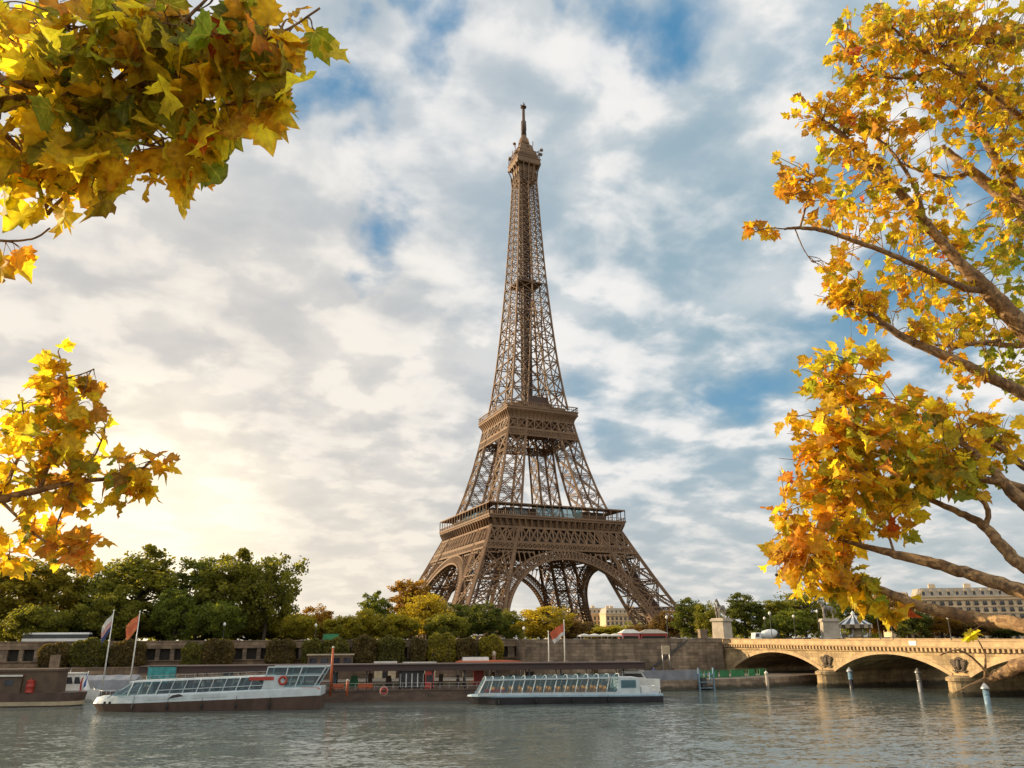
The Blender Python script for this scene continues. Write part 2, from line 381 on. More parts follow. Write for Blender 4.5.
# the river
def watermat():
    m_ = bpy.data.materials.new('river_water'); m_.use_nodes = True; t = m_.node_tree; h = NT(t); b = t.nodes['Principled BSDF']
    b.inputs['Base Color'].default_value = (0.115, 0.145, 0.138, 1); b.inputs['Roughness'].default_value = 0.08; b.inputs['IOR'].default_value = 1.33
    b.inputs['Specular IOR Level'].default_value = 0.5
    geo = h.n('ShaderNodeNewGeometry')
    rot = h.n('ShaderNodeVectorRotate', rotation_type='Z_AXIS'); rot.inputs['Angle'].default_value = 0.30
    h.l(geo.outputs['Position'], rot.inputs['Vector'])
    # the slope of the wavelets, given straight to the normal (a bump would be filtered away at this grazing angle)
    acc = None
    big = h.ramp(h.noise(h.vm('MULTIPLY', rot.outputs[0], (0.03, 0.055, 1)).outputs[0], 1.0, 3, 0.5, 0.5), .3, .7, .55, 1.25)
    for st, sc, dt, k in (((.35, .75, 1), .75, 3, .27), ((.7, 1.3, 1), 2.2, 3, .46), ((1, 1.2, 1), 7.0, 2, .30)):
        nd = h.n('ShaderNodeTexNoise'); nd.inputs['Scale'].default_value = sc; nd.inputs['Detail'].default_value = dt; nd.inputs['Distortion'].default_value = .5
        h.l(h.vm('MULTIPLY', rot.outputs[0], st).outputs[0], nd.inputs['Vector'])
        v = h.vm('MULTIPLY', h.vm('SUBTRACT', nd.outputs['Color'], (.5, .5, .5)).outputs[0], (k, k, 0)).outputs[0]
        acc = v if acc is None else h.vm('ADD', acc, v).outputs[0]
    sc_ = h.n('ShaderNodeVectorMath', operation='SCALE'); h.l(acc, sc_.inputs[0]); h.l(big, sc_.inputs['Scale'])
    nn = h.vm('NORMALIZE', h.vm('ADD', sc_.outputs[0], (0, 0, 1)).outputs[0]).outputs[0]
    h.l(nn, b.inputs['Normal'])
    return m_
mb = MB(); mb.add([(-4000, -4000, 0), (4000, -4000, 0), (4000, 9000, 0), (-4000, 9000, 0)], [(0, 1, 2, 3)])
struct(mb.build('water', watermat()))
# lower quay on the far bank
edge = [(-3000, 1010), (-150, 211), (-11, 171), (60, 151), (95, 140.5), (111, 139), (124, 141.5), (140, 146), (175, 150), (260, 132), (3000, -480)]
mb = MB(); QZ = 2.0
for (a, b) in zip(edge[:-1], edge[1:]):
    ya, yb = wally(a[0], 2), wally(b[0], 2)
    mb.quad((a[0], a[1], QZ), (b[0], b[1], QZ), (b[0], yb, QZ), (a[0], ya, QZ))
    mb.quad((a[0], a[1]-.9, -2), (b[0], b[1]-.9, -2), (b[0], b[1], QZ), (a[0], a[1], QZ), 1)
struct(mb.build('quay', [M['quay'], M['stone']]))
# right-bank quay where the photographer and the plane trees stand
mb = MB()
mb.box(-400, 131, -300, 7.5, -2, 8.2); mb.box(-400, 131, 7.5, 17, -2, 2.0)
mb.box(169, 500, -300, 4.0, -2, 8.2)
mb.box(131, 169, -300, 10.0, -2, 8.2)
struct(mb.build('pavement', M['quay']))

# embankment walls: plain wall right of the terrace, terrace wall with openings left of it
def wall_local(px, v=0.0):        # u along the wall (left positive) for a pixel
    P = bank(px, 640, v); return float((P[:2]-WB)@np.array([-WN[1], WN[0]]))
U515 = wall_local(516)
t = thing('embankment_wall', 'long plain stained stone river wall below the market tents, right of the clipped shrubs', 'wall', (WB[0], WB[1], 0), math.pi+TH)
mb = MB(); mb.box(1.0, U515, -1.2, 0, QZ-1.5, 9.0); mb.build('wall', M['stone'], t)
mb = MB(); mb.box(1.0, U515, -0.9, 0.12, 9.003, 9.25); mb.box(1.0, U515, -0.7, -0.1, 9.253, 10.05); mb.build('parapet', M['stone'], t)
# ramp of stairs seen as a dark slanting line
mb = MB()
ua, ub = wall_local(645), wall_local(684)
n = 22
for k in range(n):
    x1 = ua+(ub-ua)*k/n; x2 = ua+(ub-ua)*(k+1)/n; z = 2.0+(9.0-2.0)*(k+1)/n
    mb.box(min(x1, x2), max(x1, x2), 0.125, 2.4, QZ, z)
mb.build('staircase', M['stone'], t)
mb = MB(); mb.beam((ua, 2.3, 2.9), (ub, 2.3, 9.7), 0.3, 0.4, caps=True); mb.build('stair_coping', M['darkmetal'], t)

ULEFT = 420.0
t = thing('terrace_wall', 'brown stone terrace wall with a row of dark square openings behind the clipped shrubs', 'wall', (WB[0], WB[1], 0), math.pi+TH)
mb = MB()
mb.box(U515, ULEFT, 5.6, 6.8, QZ-1.5, 4.6)              # lower retaining wall (local +y is towards the river)
mb.box(U515, ULEFT, 0.0, 5.6, QZ, 4.55)                 # terrace bed
mb.box(U515, ULEFT, -0.9, 0.0, 4.55, 6.0); mb.box(U515, ULEFT, -0.9, 0, 8.5, 9.9)
mb.box(U515-.8, U515, -1, 6.8, QZ-1.5, 10.0)
mb.build('wall', M['stone_dark'], t)
mb = MB(); mb.box(U515, ULEFT, -0.05, 0.35, 5.85, 6.05); mb.box(U515, ULEFT, -0.7, 0.25, 8.45, 8.75); mb.box(U515, ULEFT, -0.8, 0.12, 9.9, 10.15)
mb.box(U515, ULEFT, 5.4, 6.95, 4.6, 4.85)
mb.build('ledge', M['stone_dark'], t)
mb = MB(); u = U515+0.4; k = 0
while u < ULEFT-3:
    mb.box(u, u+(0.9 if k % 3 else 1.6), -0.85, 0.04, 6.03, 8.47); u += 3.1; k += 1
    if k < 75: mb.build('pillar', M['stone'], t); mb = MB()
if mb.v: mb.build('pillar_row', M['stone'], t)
mb = MB(); mb.box(U515, ULEFT, -4, -0.95, 6.0, 8.5); mb.build('gallery', M['shadow_room'], t)  # dark block behind the pillars, painted for the shade inside the openings

# ------------------------------------------------------------------ the bridge
BX0, BX1 = 132.0, 167.0
ptop = lambda Y: 9.35+(Y-92)*0.007
t = thing('stone_bridge', 'sunlit sandstone river bridge with wide shallow arches and carved wreaths', 'bridge')
piers = [134.5, 103.0, 71.5, 40.0]; span_edges = [(136.2, 165.5), (104.7, 132.8), (73.2, 101.3), (41.7, 69.8), (12.0, 38.3)]
def arch_z(Y, a, b, zs=3.1, zc=6.9):
    s_ = (2*(Y-a)/(b-a)-1); rise = zc-zs; half = (b-a)/2; Rr = (half*half+rise*rise)/(2*rise)
    return zc-Rr+math.sqrt(max(0, Rr*Rr-(s_*half)**2))
mb = MB()
def face_strip(x, a, b, inarch):
    n = 28 if inarch else 1
    for k in range(n):
        ya = a+(b-a)*k/n; yb = a+(b-a)*(k+1)/n
        za = arch_z(ya, a, b) if inarch else 1.0; zb = arch_z(yb, a, b) if inarch else 1.0
        mb.quad((x, ya, za), (x, yb, zb), (x, yb, 7.75), (x, ya, 7.75))
for x in (BX0, BX1):
    for (a, b) in span_edges: face_strip(x, a, b, True)
    ys = [165.5, 172] ; face_strip(x, 165.5, 175, False)
    for i, py in enumerate(piers): face_strip(x, span_edges[i+1][1], span_edges[i][0], False)
    face_strip(x, -2, 12.0, False)
for (a, b) in span_edges:                                    # the vaults
    n = 28
    for k in range(n):
        ya = a+(b-a)*k/n; yb = a+(b-a)*(k+1)/n
        mb.quad((BX0, ya, arch_z(ya, a, b)), (BX1, ya, arch_z(ya, a, b)), (BX1, yb, arch_z(yb, a, b)), (BX0, yb, arch_z(yb, a, b)))
mb.quad((BX0, 165.5, -1), (BX1, 165.5, -1), (BX1, 165.5, 3.2), (BX0, 165.5, 3.2))
mb.quad((BX0, 12, -1), (BX1, 12, -1), (BX1, 12, 3.2), (BX0, 12, 3.2))
mb.build('body', M['bridge'], t)
mb = MB()                                                     # archivolt rings, slightly proud
for (a, b) in span_edges:
    n = 30; mb = MB()
    for k in range(n):
        ya = a+(b-a)*k/n; yb = a+(b-a)*(k+1)/n; za, zb = arch_z(ya, a, b), arch_z(yb, a, b)
        mb.loft([[(BX0-.16, ya, za-.02), (BX0+.3, ya, za-.02), (BX0+.3, ya, za+.75), (BX0-.16, ya, za+.75)], [(BX0-.16, yb, zb-.02), (BX0+.3, yb, zb-.02), (BX0+.3, yb, zb+.75), (BX0-.16, yb, zb+.75)]])
    mb.build('arch_ring', M['bridge_trim'], t)
for py in piers:
    mb = MB(); w = 1.72
    def ring(z, e): 
        pts = []
        for k in range(9):
            a = math.pi/2+math.pi*k/8; pts.append((BX0-0.6+(w+e)*1.25*math.cos(a), py+(w+e)*math.sin(a), z))
        for k in range(9):
            a = -math.pi/2+math.pi*k/8; pts.append((BX1+0.6+(w+e)*1.25*math.cos(a), py+(w+e)*math.sin(a), z))
        return pts
    mb.loft([ring(-2, .45), ring(0.5, .3), ring(.52, .12), ring(2.6, .05), ring(2.62, .35), ring(3.15, .35), ring(3.5, -0.4)])
    mb.build('pier', M['bridge'], t)
mb = MB()                                                     # cornice, parapet, deck
Ya, Yb = -2.0, 176.0
def slope_box(x0, x1, za, zb):
    d0, d1 = ptop(Ya), ptop(Yb)
    mb.add([(x0, Ya, d0+za), (x1, Ya, d0+za), (x1, Yb, d1+za), (x0, Yb, d1+za), (x0, Ya, d0+zb), (x1, Ya, d0+zb), (x1, Yb, d1+zb), (x0, Yb, d1+zb)],
           [(3, 2, 1, 0), (4, 5, 6, 7), (0, 1, 5, 4), (1, 2, 6, 5), (2, 3, 7, 6), (3, 0, 4, 7)])
for sgn, x in ((-1, BX0), (1, BX1)):
    lo = lambda a, b: (x-a, x+b) if sgn < 0 else (x-b, x+a)
    slope_box(*lo(1.0, .6), -1.15, -0.95); slope_box(*lo(.85, .5), -1.32, -1.153)
    slope_box(*lo(.45, -.05), -0.95, -0.12); slope_box(*lo(.6, .1), -0.117, 0.06)
y = -1.5
while y < 175:
    z = ptop(y)-1.33
    mb.box(BX0-.78, BX0-.002, y, y+.42, z-.62, z-.01); y += .95
mb.build('parapet', M['bridge_trim'], t)
mb = MB(); slope_box(BX0+.5, BX1-.5, -2.3, -1.0); mb.build('deck', M['asphalt'], t)
mb = MB(); mb.box(BX0-.38, BX0+.05, -2, 176, 6.6+.75, 7.75); mb.build('frieze', M['bridge'], t)
for py in piers[:3]:                                          # carved wreath with an eagle above each pier
    mb = MB(); x = BX0-.05
    for k in range(18):
        a = 2*math.pi*k/18; mb.lathe([(0.02, -.28), (.22, -.1), (.24, .1), (.02, .28)], 6, (x-.08, py+.98*math.cos(a), 5.3+1.05*math.sin(a)))
    mb.tube([(x-.05, py, 4.5), (x-.25, py, 5.1), (x-.25, py, 5.8), (x-.15, py, 6.2)], [.3, .42, .34, .16], 8)
    for s_ in (-1, 1):
        for j in range(5):
            mb.tube([(x-.12, py+s_*.2, 5.7-.1*j), (x-.2, py+s_*(1.1+.25*(2-abs(j-1))), 6.1-.32*j), (x-.05, py+s_*(1.7-.2*j), 5.7-.4*j)], [.12, .17, .05], 6)
        mb.tube([(x-.1, py+s_*.3, 4.3), (x-.15, py+s_*.9, 4.05), (x-.1, py+s_*1.5, 4.35)], [.16, .2, .06], 6)
    mb.build('wreath', M['bronze'], t)
mb = MB(); p = bank(889, 644, 0); mb.box(BX0-.52, BX0-.455, 111.0, 112.6, 8.55, 9.35); mb.build('plaque', M['white'], t)

# ------------------------------------------------------------------ statues on pedestals
def horse_group(mb):
    """a standing horse with a man walking beside it; x forward"""
    def T(pts, rad, n=10): mb.tube(pts, rad, n)
    T([(-1.25, 0, 2.25), (-.9, 0, 2.3), (-.2, 0, 2.2), (.5, 0, 2.3), (.95, 0, 2.45), (1.2, 0, 2.5)], [.2, .5, .5, .52, .46, .2])
    T([(.9, 0, 2.6), (1.2, 0, 3.2), (1.45, 0, 3.75), (1.55, 0, 3.95)], [.38, .3, .22, .16])
    T([(1.4, 0, 3.95), (1.75, 0, 3.8), (2.1, 0, 3.45), (2.2, 0, 3.35)], [.14, .2, .15, .1])
    for s_ in (-.07, .07): T([(1.42, s_, 3.95), (1.45, s_, 4.2)], [.06, .02], 5)
    T([(.85, 0, 2.95), (1.1, .0, 3.5), (1.3, 0, 3.98)], [.1, .16, .06], 6)
    for (x, s_, a) in ((.85, .24, .25), (.85, -.24, -.1)): T([(x, s_, 2.2), (x+a, s_, 1.35), (x+a*.7, s_, .65), (x+a*.9, s_, .1), (x+a*.9+.12, s_, .02)], [.25, .15, .09, .09, .1], 8)
    for (x, s_, a) in ((-.9, .24, .1), (-.9, -.24, -.2)): T([(x, s_, 2.2), (x+.18+a, s_, 1.55), (x-.22+a, s_, .95), (x-.1+a, s_, .12), (x+.03+a, s_, .02)], [.34, .22, .11, .1, .11], 8)
    T([(-1.3, 0, 2.4), (-1.65, 0, 2.1), (-1.7, 0, 1.2), (-1.6, 0, .9)], [.1, .16, .16, .03], 6)
    # the man
    y = -.85
    T([(.75, y, 1.45), (.75, y, 1.8), (.78, y, 2.25), (.8, y, 2.5)], [.24, .22, .3, .12]); T([(.8, y, 2.5), (.84, y, 2.65), (.85, y, 2.85), (.84, y, 2.98)], [.1, .16, .17, .06], 10)
    T([(.72, y+.12, 1.5), (.95, y+.12, .85), (.85, y+.12, .08), (1.1, y+.12, .02)], [.17, .13, .08, .06]); T([(.72, y-.12, 1.5), (.6, y-.12, .85), (.35, y-.12, .08), (.6, y-.12, .02)], [.17, .13, .08, .06])
    T([(.8, y+.25, 2.35), (1.05, y+.4, 2.0), (1.4, y+.55, 2.3)], [.1, .08, .06], 6); T([(.8, y-.25, 2.35), (.65, y-.35, 1.9), (.85, y-.3, 1.55)], [.1, .08, .06], 6)
    T([(.55, y, 2.4), (.35, y, 1.6), (.25, y, .6)], [.2, .26, .3], 8)
for i, (px, X, Y, lab) in enumerate(((727, 133.6, 171.2, 'pale pedestal with a horse and warrior statue at the near left end of the bridge'),
                                (835, 167.2, 168.0, 'pale pedestal with a horse and warrior statue in front of the striped carousel'))):
    t = thing('equestrian_statue', lab, 'statue', (X, Y, 8.6), R(200) if i == 0 else R(150), 'statues at the bridge end')
    mb = MB(); mb.box(-2.7, 2.7, -2.3, 2.3, -.6, 1.15); mb.box(-2.3, 2.3, -1.9, 1.9, 1.153, 1.5, inset=.12); mb.box(-2.1, 2.1, -1.7, 1.7, 1.503, 5.6, inset=.1); mb.box(-2.4, 2.4, -2.0, 2.0, 5.603, 6.1); mb.box(-2.1, 2.1, -1.7, 1.7, 6.103, 6.4)
    mb.build('pedestal', M['pedestal'], t)
    mb = MB(); horse_group(mb); o = mb.build('sculpture', M['statue'], t, (0, .2, 6.4)); o.scale = (1.18,)*3


# ================================================================== THE TOWER
TW = thing('iron_tower', 'tall brown lattice iron tower with four splayed legs rising above the trees', 'tower', (168.8, 368.05, 7.52))
def interp(tab, z):
    return float(np.interp(z, [a for a, b in tab], [b for a, b in tab]))
OUT = [(0, 61.5), (10, 56.0), (20, 50.7), (30, 45.6), (42, 39.9), (54, 34.4), (62, 30.9), (75, 26.6), (90, 22.7), (105, 19.6), (116, 17.6), (120, 16.2), (135, 14.3), (150, 12.6), (170, 10.9), (190, 9.4), (210, 8.2), (235, 6.9), (255, 6.0), (276, 5.1)]
INN = [(0, 42.0), (10, 37.8), (20, 33.9), (30, 30.0), (42, 25.2), (54, 20.2), (62, 17.8), (75, 15.0), (90, 12.2), (105, 9.6), (116, 8.0), (120, 7.0), (135, 5.3), (150, 3.7), (170, 1.9), (185, 0.4), (190, 0.0), (276, 0)]
O_ = lambda z: interp(OUT, z); I_ = lambda z: interp(INN, z)
def strip(mb, p, q, n, w, t, th=0.28):
    """flat lattice girder: two flanges and a zigzag between them; n = face normal, w = width"""
    p = np.array(p, float); q = np.array(q, float); d = q-p; L = np.linalg.norm(d); d /= L
    s_ = np.cross(d, n); s_ /= np.linalg.norm(s_); s_ = s_*w/2
    mb.beam(p+s_, q+s_, t, t); mb.beam(p-s_, q-s_, t, t)
    k = max(2, int(L/(w*1.1))); sg = 1
    for i in range(k):
        a = p+d*L*i/k+s_*sg; b = p+d*L*(i+1)/k-s_*sg; mb.beam(a, b, th, th); sg = -sg
def leg_mesh(sx, sy, levels, chord, diag, lat, sub=2, horiz=True):
    mb = MB()
    def C(i, j, z):
        o, n_ = O_(z), I_(z); return np.array([sx*(o if i else n_), sy*(o if j else n_), z])
    cs = [(1, 1), (0, 1), (0, 0), (1, 0)]
    zs = []
    for a, b in zip(levels[:-1], levels[1:]): zs += [a+(b-a)*k/3 for k in range(3)]
    zs.append(levels[-1])
    for (i, j) in cs:
        for a, b in zip(zs[:-1], zs[1:]): mb.beam(C(i, j, a), C(i, j, b), chord, chord)
    for k in range(4):
        c0, c1 = cs[k], cs[(k+1) % 4]
        nrm = np.array([0, sy, 0.]) if c0[1] == c1[1] else np.array([sx, 0, 0.])
        if (c0[1] == c1[1] == 0) or (c0[0] == c1[0] == 0): nrm = -nrm
        for a, b in zip(levels[:-1], levels[1:]):
            strip(mb, C(*c0, a), C(*c1, b), nrm, lat, diag, diag*.6); strip(mb, C(*c1, a), C(*c0, b), nrm, lat, diag, diag*.6)
            strip(mb, C(*c0, b), C(*c1, b), nrm, lat*1.1, diag*1.1, diag*.6)
            m_ = (a+b)/2
            mb.beam(C(*c0, m_), C(*c1, m_), diag*.9)
            for q in range(sub):                       # secondary bracing
                za = a+(b-a)*(q+0.0)/sub; zb = a+(b-a)*(q+1.0)/sub; zm = (za+zb)/2
                for (ca, cb) in ((c0, c1), (c1, c0)):
                    e0 = C(*ca, zm); mid0 = C(*ca, za)*.75+C(*cb, za)*.25; mid1 = C(*ca, zb)*.75+C(*cb, zb)*.25
                    mb.beam(e0, mid0, diag*.6); mb.beam(e0, mid1, diag*.6)
    for a in levels[1:]:                               # diaphragms
        mb.beam(C(1, 1, a), C(0, 0, a), diag); mb.beam(C(0, 1, a), C(1, 0, a), diag)
    return mb
for sx in (-1, 1):
    for sy in (-1, 1):
        mb = MB()
        for ix in (O_(2), I_(2)):
            for iy in (O_(2), I_(2)):
                mb = MB(); mb.box(sx*ix-3.2, sx*ix+3.2, sy*iy-3.2, sy*iy+3.2, -1, 3.0, inset=.8); mb.build('masonry_base', M['pedestal'], TW)
        lg = leg_mesh(sx, sy, [2.0, 15.5, 28.5, 41.0, 53.0], 1.45, .42, 1.7, sub=0)
        lg.build('leg', M['iron'], TW)
        # lift track and stair running up inside the leg
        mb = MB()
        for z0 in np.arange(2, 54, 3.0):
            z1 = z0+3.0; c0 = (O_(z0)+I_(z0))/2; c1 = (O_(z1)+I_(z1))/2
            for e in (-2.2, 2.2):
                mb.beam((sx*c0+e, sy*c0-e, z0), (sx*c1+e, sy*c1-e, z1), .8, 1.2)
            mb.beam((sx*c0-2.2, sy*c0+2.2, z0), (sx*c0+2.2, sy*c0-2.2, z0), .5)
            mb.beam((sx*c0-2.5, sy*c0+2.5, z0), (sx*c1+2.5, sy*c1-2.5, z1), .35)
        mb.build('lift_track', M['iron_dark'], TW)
        lg = leg_mesh(sx, sy, [62.0, 72.5, 83.0, 93.5, 103.0, 112.0], 1.0, .26, .8, sub=0)
        lg.build('upper_leg', M['iron'], TW)
# first-floor girders, one a face, and the arch under each
def fp(face, u, z, off=0.0, o=None):
    """point on an inclined outer face: u along it, z height, off outward"""
    w = (O_(z) if o is None else o)+off
    return {0: (u, -w, z), 1: (w, u, z), 2: (-u, w, z), 3: (-w, -u, z)}[face]
FN = {0: (0, -1, 0), 1: (1, 0, 0), 2: (0, 1, 0), 3: (-1, 0, 0)}
for fc in range(4):
    mb = MB(); n = np.array(FN[fc], float)
    for (za, zb, cells, th, rail) in ((45.3, 52.4, 18, .62, .9), (42.2, 44.9, 34, .36, .7)):
        wa, wb = O_(za), O_(zb)
        mb.beam(fp(fc, -wa, za, .25), fp(fc, wa, za, .25), rail); mb.beam(fp(fc, -wb, zb, .25), fp(fc, wb, zb, .25), rail)
        for k in range(cells):
            f0 = -1+2*k/cells; f1 = -1+2*(k+1)/cells
            for off in (.25,):
                mb.beam(fp(fc, f0*wa, za, off), fp(fc, f1*wb, zb, off), th); mb.beam(fp(fc, f1*wa, za, off), fp(fc, f0*wb, zb, off), th)
            mb.beam(fp(fc, f0*wa, za, .25), fp(fc, f0*wb, zb, .25), th*.9)
        # dark sheet further in, painted for the shade inside the box girder
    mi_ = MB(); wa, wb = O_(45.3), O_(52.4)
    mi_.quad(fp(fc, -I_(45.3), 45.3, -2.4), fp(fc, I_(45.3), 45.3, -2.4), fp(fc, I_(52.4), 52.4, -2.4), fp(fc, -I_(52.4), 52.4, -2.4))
    mi_.build('girder_shade', M['iron_shade'], TW)
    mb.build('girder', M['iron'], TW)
    # decorative arch
    mb = MB(); R0, R1 = 37.0, 40.8; zc = 1.0; N = 64
    pts0 = []; pts1 = []
    for k in range(N+1):
        a = math.pi*(0.02+0.96*k/N)
        pts0.append((R0*math.cos(a), zc+R0*math.sin(a)*1.0)); pts1.append((R1*math.cos(a), zc+R1*math.sin(a)))
    for off in (.5, -2.4):
        for pts, w in ((pts0, .95), (pts1, .75)):
            for p, q in zip(pts[:-1], pts[1:]):
                mb.beam(fp(fc, p[0], p[1], off), fp(fc, q[0], q[1], off), w, w*.9)
    for k in range(N):
        p, q, p2, q2 = pts0[k], pts1[k], pts0[k+1], pts1[k+1]
        mb.beam(fp(fc, *p, .5), fp(fc, *q, .5), .42)
        mb.beam(fp(fc, *p, .5), fp(fc, *q2, .5), .26); mb.beam(fp(fc, *q, .5), fp(fc, *p2, .5), .26)
        mb.beam(fp(fc, *p, -2.4), fp(fc, *q, -2.4), .42)
        mb.beam(fp(fc, *p, .5), fp(fc, *p, -2.4), .5); mb.beam(fp(fc, *q, .5), fp(fc, *q, -2.4), .4)
    # spandrel ribs with round heads between arch and girder
    for s_ in (-1, 1):
        for k in range(8):
            u = s_*(13.5+k*2.6)
            if abs(u) > R1-4: continue
            zt = zc+math.sqrt(R1*R1-u*u)
            if zt < 40.6 and abs(u) < I_(zt)+4:
                mb.beam(fp(fc, u, zt, .3), fp(fc, u, 41.0, .3), .42)
                if zt < 39.5:
                    for j in range(5):
                        a0 = math.pi*j/5; a1 = math.pi*(j+1)/5
                        mb.beam(fp(fc, u+s_*1.3-1.3*math.cos(a0), 39.4+1.3*math.sin(a0), .3), fp(fc, u+s_*1.3-1.3*math.cos(a1), 39.4+1.3*math.sin(a1), .3), .5)
    mb.build('arch', M['iron'], TW)
# first platform
H1 = 36.4
mb = MB()
mb.box(-H1, H1, -H1, H1, 56.6, 57.4)
mb.box(-H1-.4, H1+.4, -H1-.4, H1+.4, 57.403, 58.2)
for fc in range(4):
    for z, w in ((52.7, .9), (56.6, .5)):
        o = O_(54)+.35 if z < 54 else H1-.3
        mb.beam(fp(fc, -o, z, 0, o), fp(fc, o, z, 0, o), w)
    for k in range(22):                               # consoles
        f = -1+2*(k+.5)/22
        mb.beam(fp(fc, f*34.9, 52.7, 0, 35.1), fp(fc, f*H1, 56.6, 0, H1+.2), .62, .95); mb.beam(fp(fc, f*34.9, 52.7, 0, 34.9), fp(fc, f*34.9, 56.7, 0, 34.9), .5, 1.2)
o = 34.3
for fc in range(4): mb.quad(fp(fc, -o, 52.7, 0, o), fp(fc, o, 52.7, 0, o), fp(fc, o, 56.6, 0, o), fp(fc, -o, 56.6, 0, o))
mb.build('first_platform', M['iron'], TW)
mb = MB()
for fc in range(4):
    for z, w in ((59.6, .22), (63.45, .55)): mb.beam(fp(fc, -H1, z, 0, H1), fp(fc, H1, z, 0, H1), w)
    for k in range(19):
        f = -1+2*k/18; mb.beam(fp(fc, f*H1, 58.2, 0, H1), fp(fc, f*H1, 63.4, 0, H1), .32)
    for k in range(72):
        f = -1+2*k/72; mb.beam(fp(fc, f*H1, 58.2, 0, H1), fp(fc, f*H1, 59.6, 0, H1), .16)
    a, b = H1-.1, H1-5.0
    mb.quad(fp(fc, -a, 63.55, 0, a), fp(fc, a, 63.55, 0, a), fp(fc, b, 63.7, 0, b), fp(fc, -b, 63.7, 0, b))
    mb.quad(fp(fc, -b, 63.69, 0, b), fp(fc, b, 63.69, 0, b), fp(fc, b, 63.0, 0, b), fp(fc, -b, 63.0, 0, b))
mb.build('gallery', M['iron'], TW)
for fc in range(4):                                    # pavilions behind the promenade: dark walls with a glazed stretch
    def slab(u0, u1, d0, d1, z0, z1, name, m_):
        mb = MB(); ps = [fp(fc, u0, z0, 0, d0), fp(fc, u1, z0, 0, d0), fp(fc, u1, z0, 0, d1), fp(fc, u0, z0, 0, d1)]
        mb.add(ps+[(p[0], p[1], z1) for p in ps], [(0, 1, 5, 4), (1, 2, 6, 5), (2, 3, 7, 6), (3, 0, 4, 7), (4, 5, 6, 7)]); mb.build(name, m_, TW)
    slab(-27, -10.2, H1-5.2, H1-12, 58.21, 62.4, 'pavilion', M['iron_dark']); slab(14.2, 27, H1-5.2, H1-12, 58.21, 62.4, 'pavilion', M['iron_dark'])
    slab(-10, 14, H1-3.2, H1-12, 58.21, 63.3, 'glass_pavilion', M['tower_glass'])
    slab(-24, -15, H1-5.0, H1-5.15, 58.8, 61.6, 'window', M['tower_glass'])
# second platform
H2 = 20.4
mb = MB()
for fc in range(4):
    for (za, zb, cells, th) in ((105.6, 111.0, 8, .42), (101.8, 105.0, 26, .26)):
        wa, wb = O_(za), O_(zb)
        mb.beam(fp(fc, -wa, za, .2), fp(fc, wa, za, .2), .6); mb.beam(fp(fc, -wb, zb, .2), fp(fc, wb, zb, .2), .6)
        for k in range(cells):
            f0 = -1+2*k/cells; f1 = -1+2*(k+1)/cells
            for off in (.2, -1.2):
                mb.beam(fp(fc, f0*wa, za, off), fp(fc, f1*wb, zb, off), th); mb.beam(fp(fc, f1*wa, za, off), fp(fc, f0*wb, zb, off), th)
            mb.beam(fp(fc, f0*wa, za, .2), fp(fc, f0*wb, zb, .2), th)
mb.build('upper_girder', M['iron'], TW)
mb = MB()
prof = [(111.2, 18.5), (112.6, 18.75), (113.8, 19.3), (114.8, 20.0), (115.4, H2), (116.4, H2), (116.6, H2+.3), (117.2, H2+.3)]
mb.loft([[(-w, -w, z), (w, -w, z), (w, w, z), (-w, w, z)] for z, w in prof])
for fc in range(4):
    for k in range(17):
        f = -1+2*k/16
        for (za, wa), (zb, wb) in zip(prof[:4], prof[1:5]): mb.beam(fp(fc, f*wa, za, .12, wa), fp(fc, f*wb, zb, .12, wb), .5)
    for z, w in ((118.3, .22), (119.6, .4)): mb.beam(fp(fc, -H2, z, 0, H2), fp(fc, H2, z, 0, H2), w)
    for k in range(34):
        f = -1+2*k/34; mb.beam(fp(fc, f*H2, 117.2, 0, H2), fp(fc, f*H2, 119.6, 0, H2), .16)
mb.box(-15.5, 15.5, -15.5, 15.5, 117.2, 119.8); mb.box(-9.5, 9.5, -9.5, 9.5, 119.803, 123.5)
mb.build('second_platform', M['iron'], TW)
# shaft
mb = MB(); zs = [119.0]
while zs[-1] < 268: zs.append(zs[-1]+max(3.6, O_(zs[-1])*0.62))
zs[-1] = 270.0
for a, b in zip(zs[:-1], zs[1:]):
    oa, ob, ia, ib = O_(a), O_(b), I_(a), I_(b); th = max(.30, .030*oa)
    for sx in (-1, 1):
        for sy in (-1, 1): mb.beam((sx*oa, sy*oa, a), (sx*ob, sy*ob, b), .85 if a < 190 else .7)
    for fc in range(4):
        n = np.array(FN[fc], float)
        if ia > 1.2:
            for s_ in (-1, 1):
                mb.beam(fp(fc, s_*ia, a), fp(fc, s_*ib, b), .6)
                mb.beam(fp(fc, s_*oa, a), fp(fc, s_*ib, b), th); mb.beam(fp(fc, s_*ia, a), fp(fc, s_*ob, b), th)
                mb.beam(fp(fc, s_*ob, b), fp(fc, s_*ib, b), th*1.1)
                # inner faces of each column
                ip = lambda u, z: {0: (u, -I_(z), z), 1: (I_(z), u, z), 2: (-u, I_(z), z), 3: (-I_(z), -u, z)}[fc]
                mb.beam(ip(s_*oa, a), ip(s_*ib, b), th*.8); mb.beam(ip(s_*ia, a), ip(s_*ob, b), th*.8)
            mb.beam(fp(fc, -ib, b), fp(fc, ib, b), th)
        else:
            mb.beam(fp(fc, 0, a), fp(fc, 0, b), .6)
            for s_ in (-1, 1):
                mb.beam(fp(fc, s_*oa, a), fp(fc, 0, b), th); mb.beam(fp(fc, 0, a), fp(fc, s_*ob, b), th)
            mb.beam(fp(fc, -ob, b), fp(fc, ob, b), th*1.1)
    mb.beam((-ob, -ob, b), (ob, ob, b), th*.8); mb.beam((-ob, ob, b), (ob, -ob, b), th*.8)
mb.build('shaft', M['iron'], TW)
mb = MB()
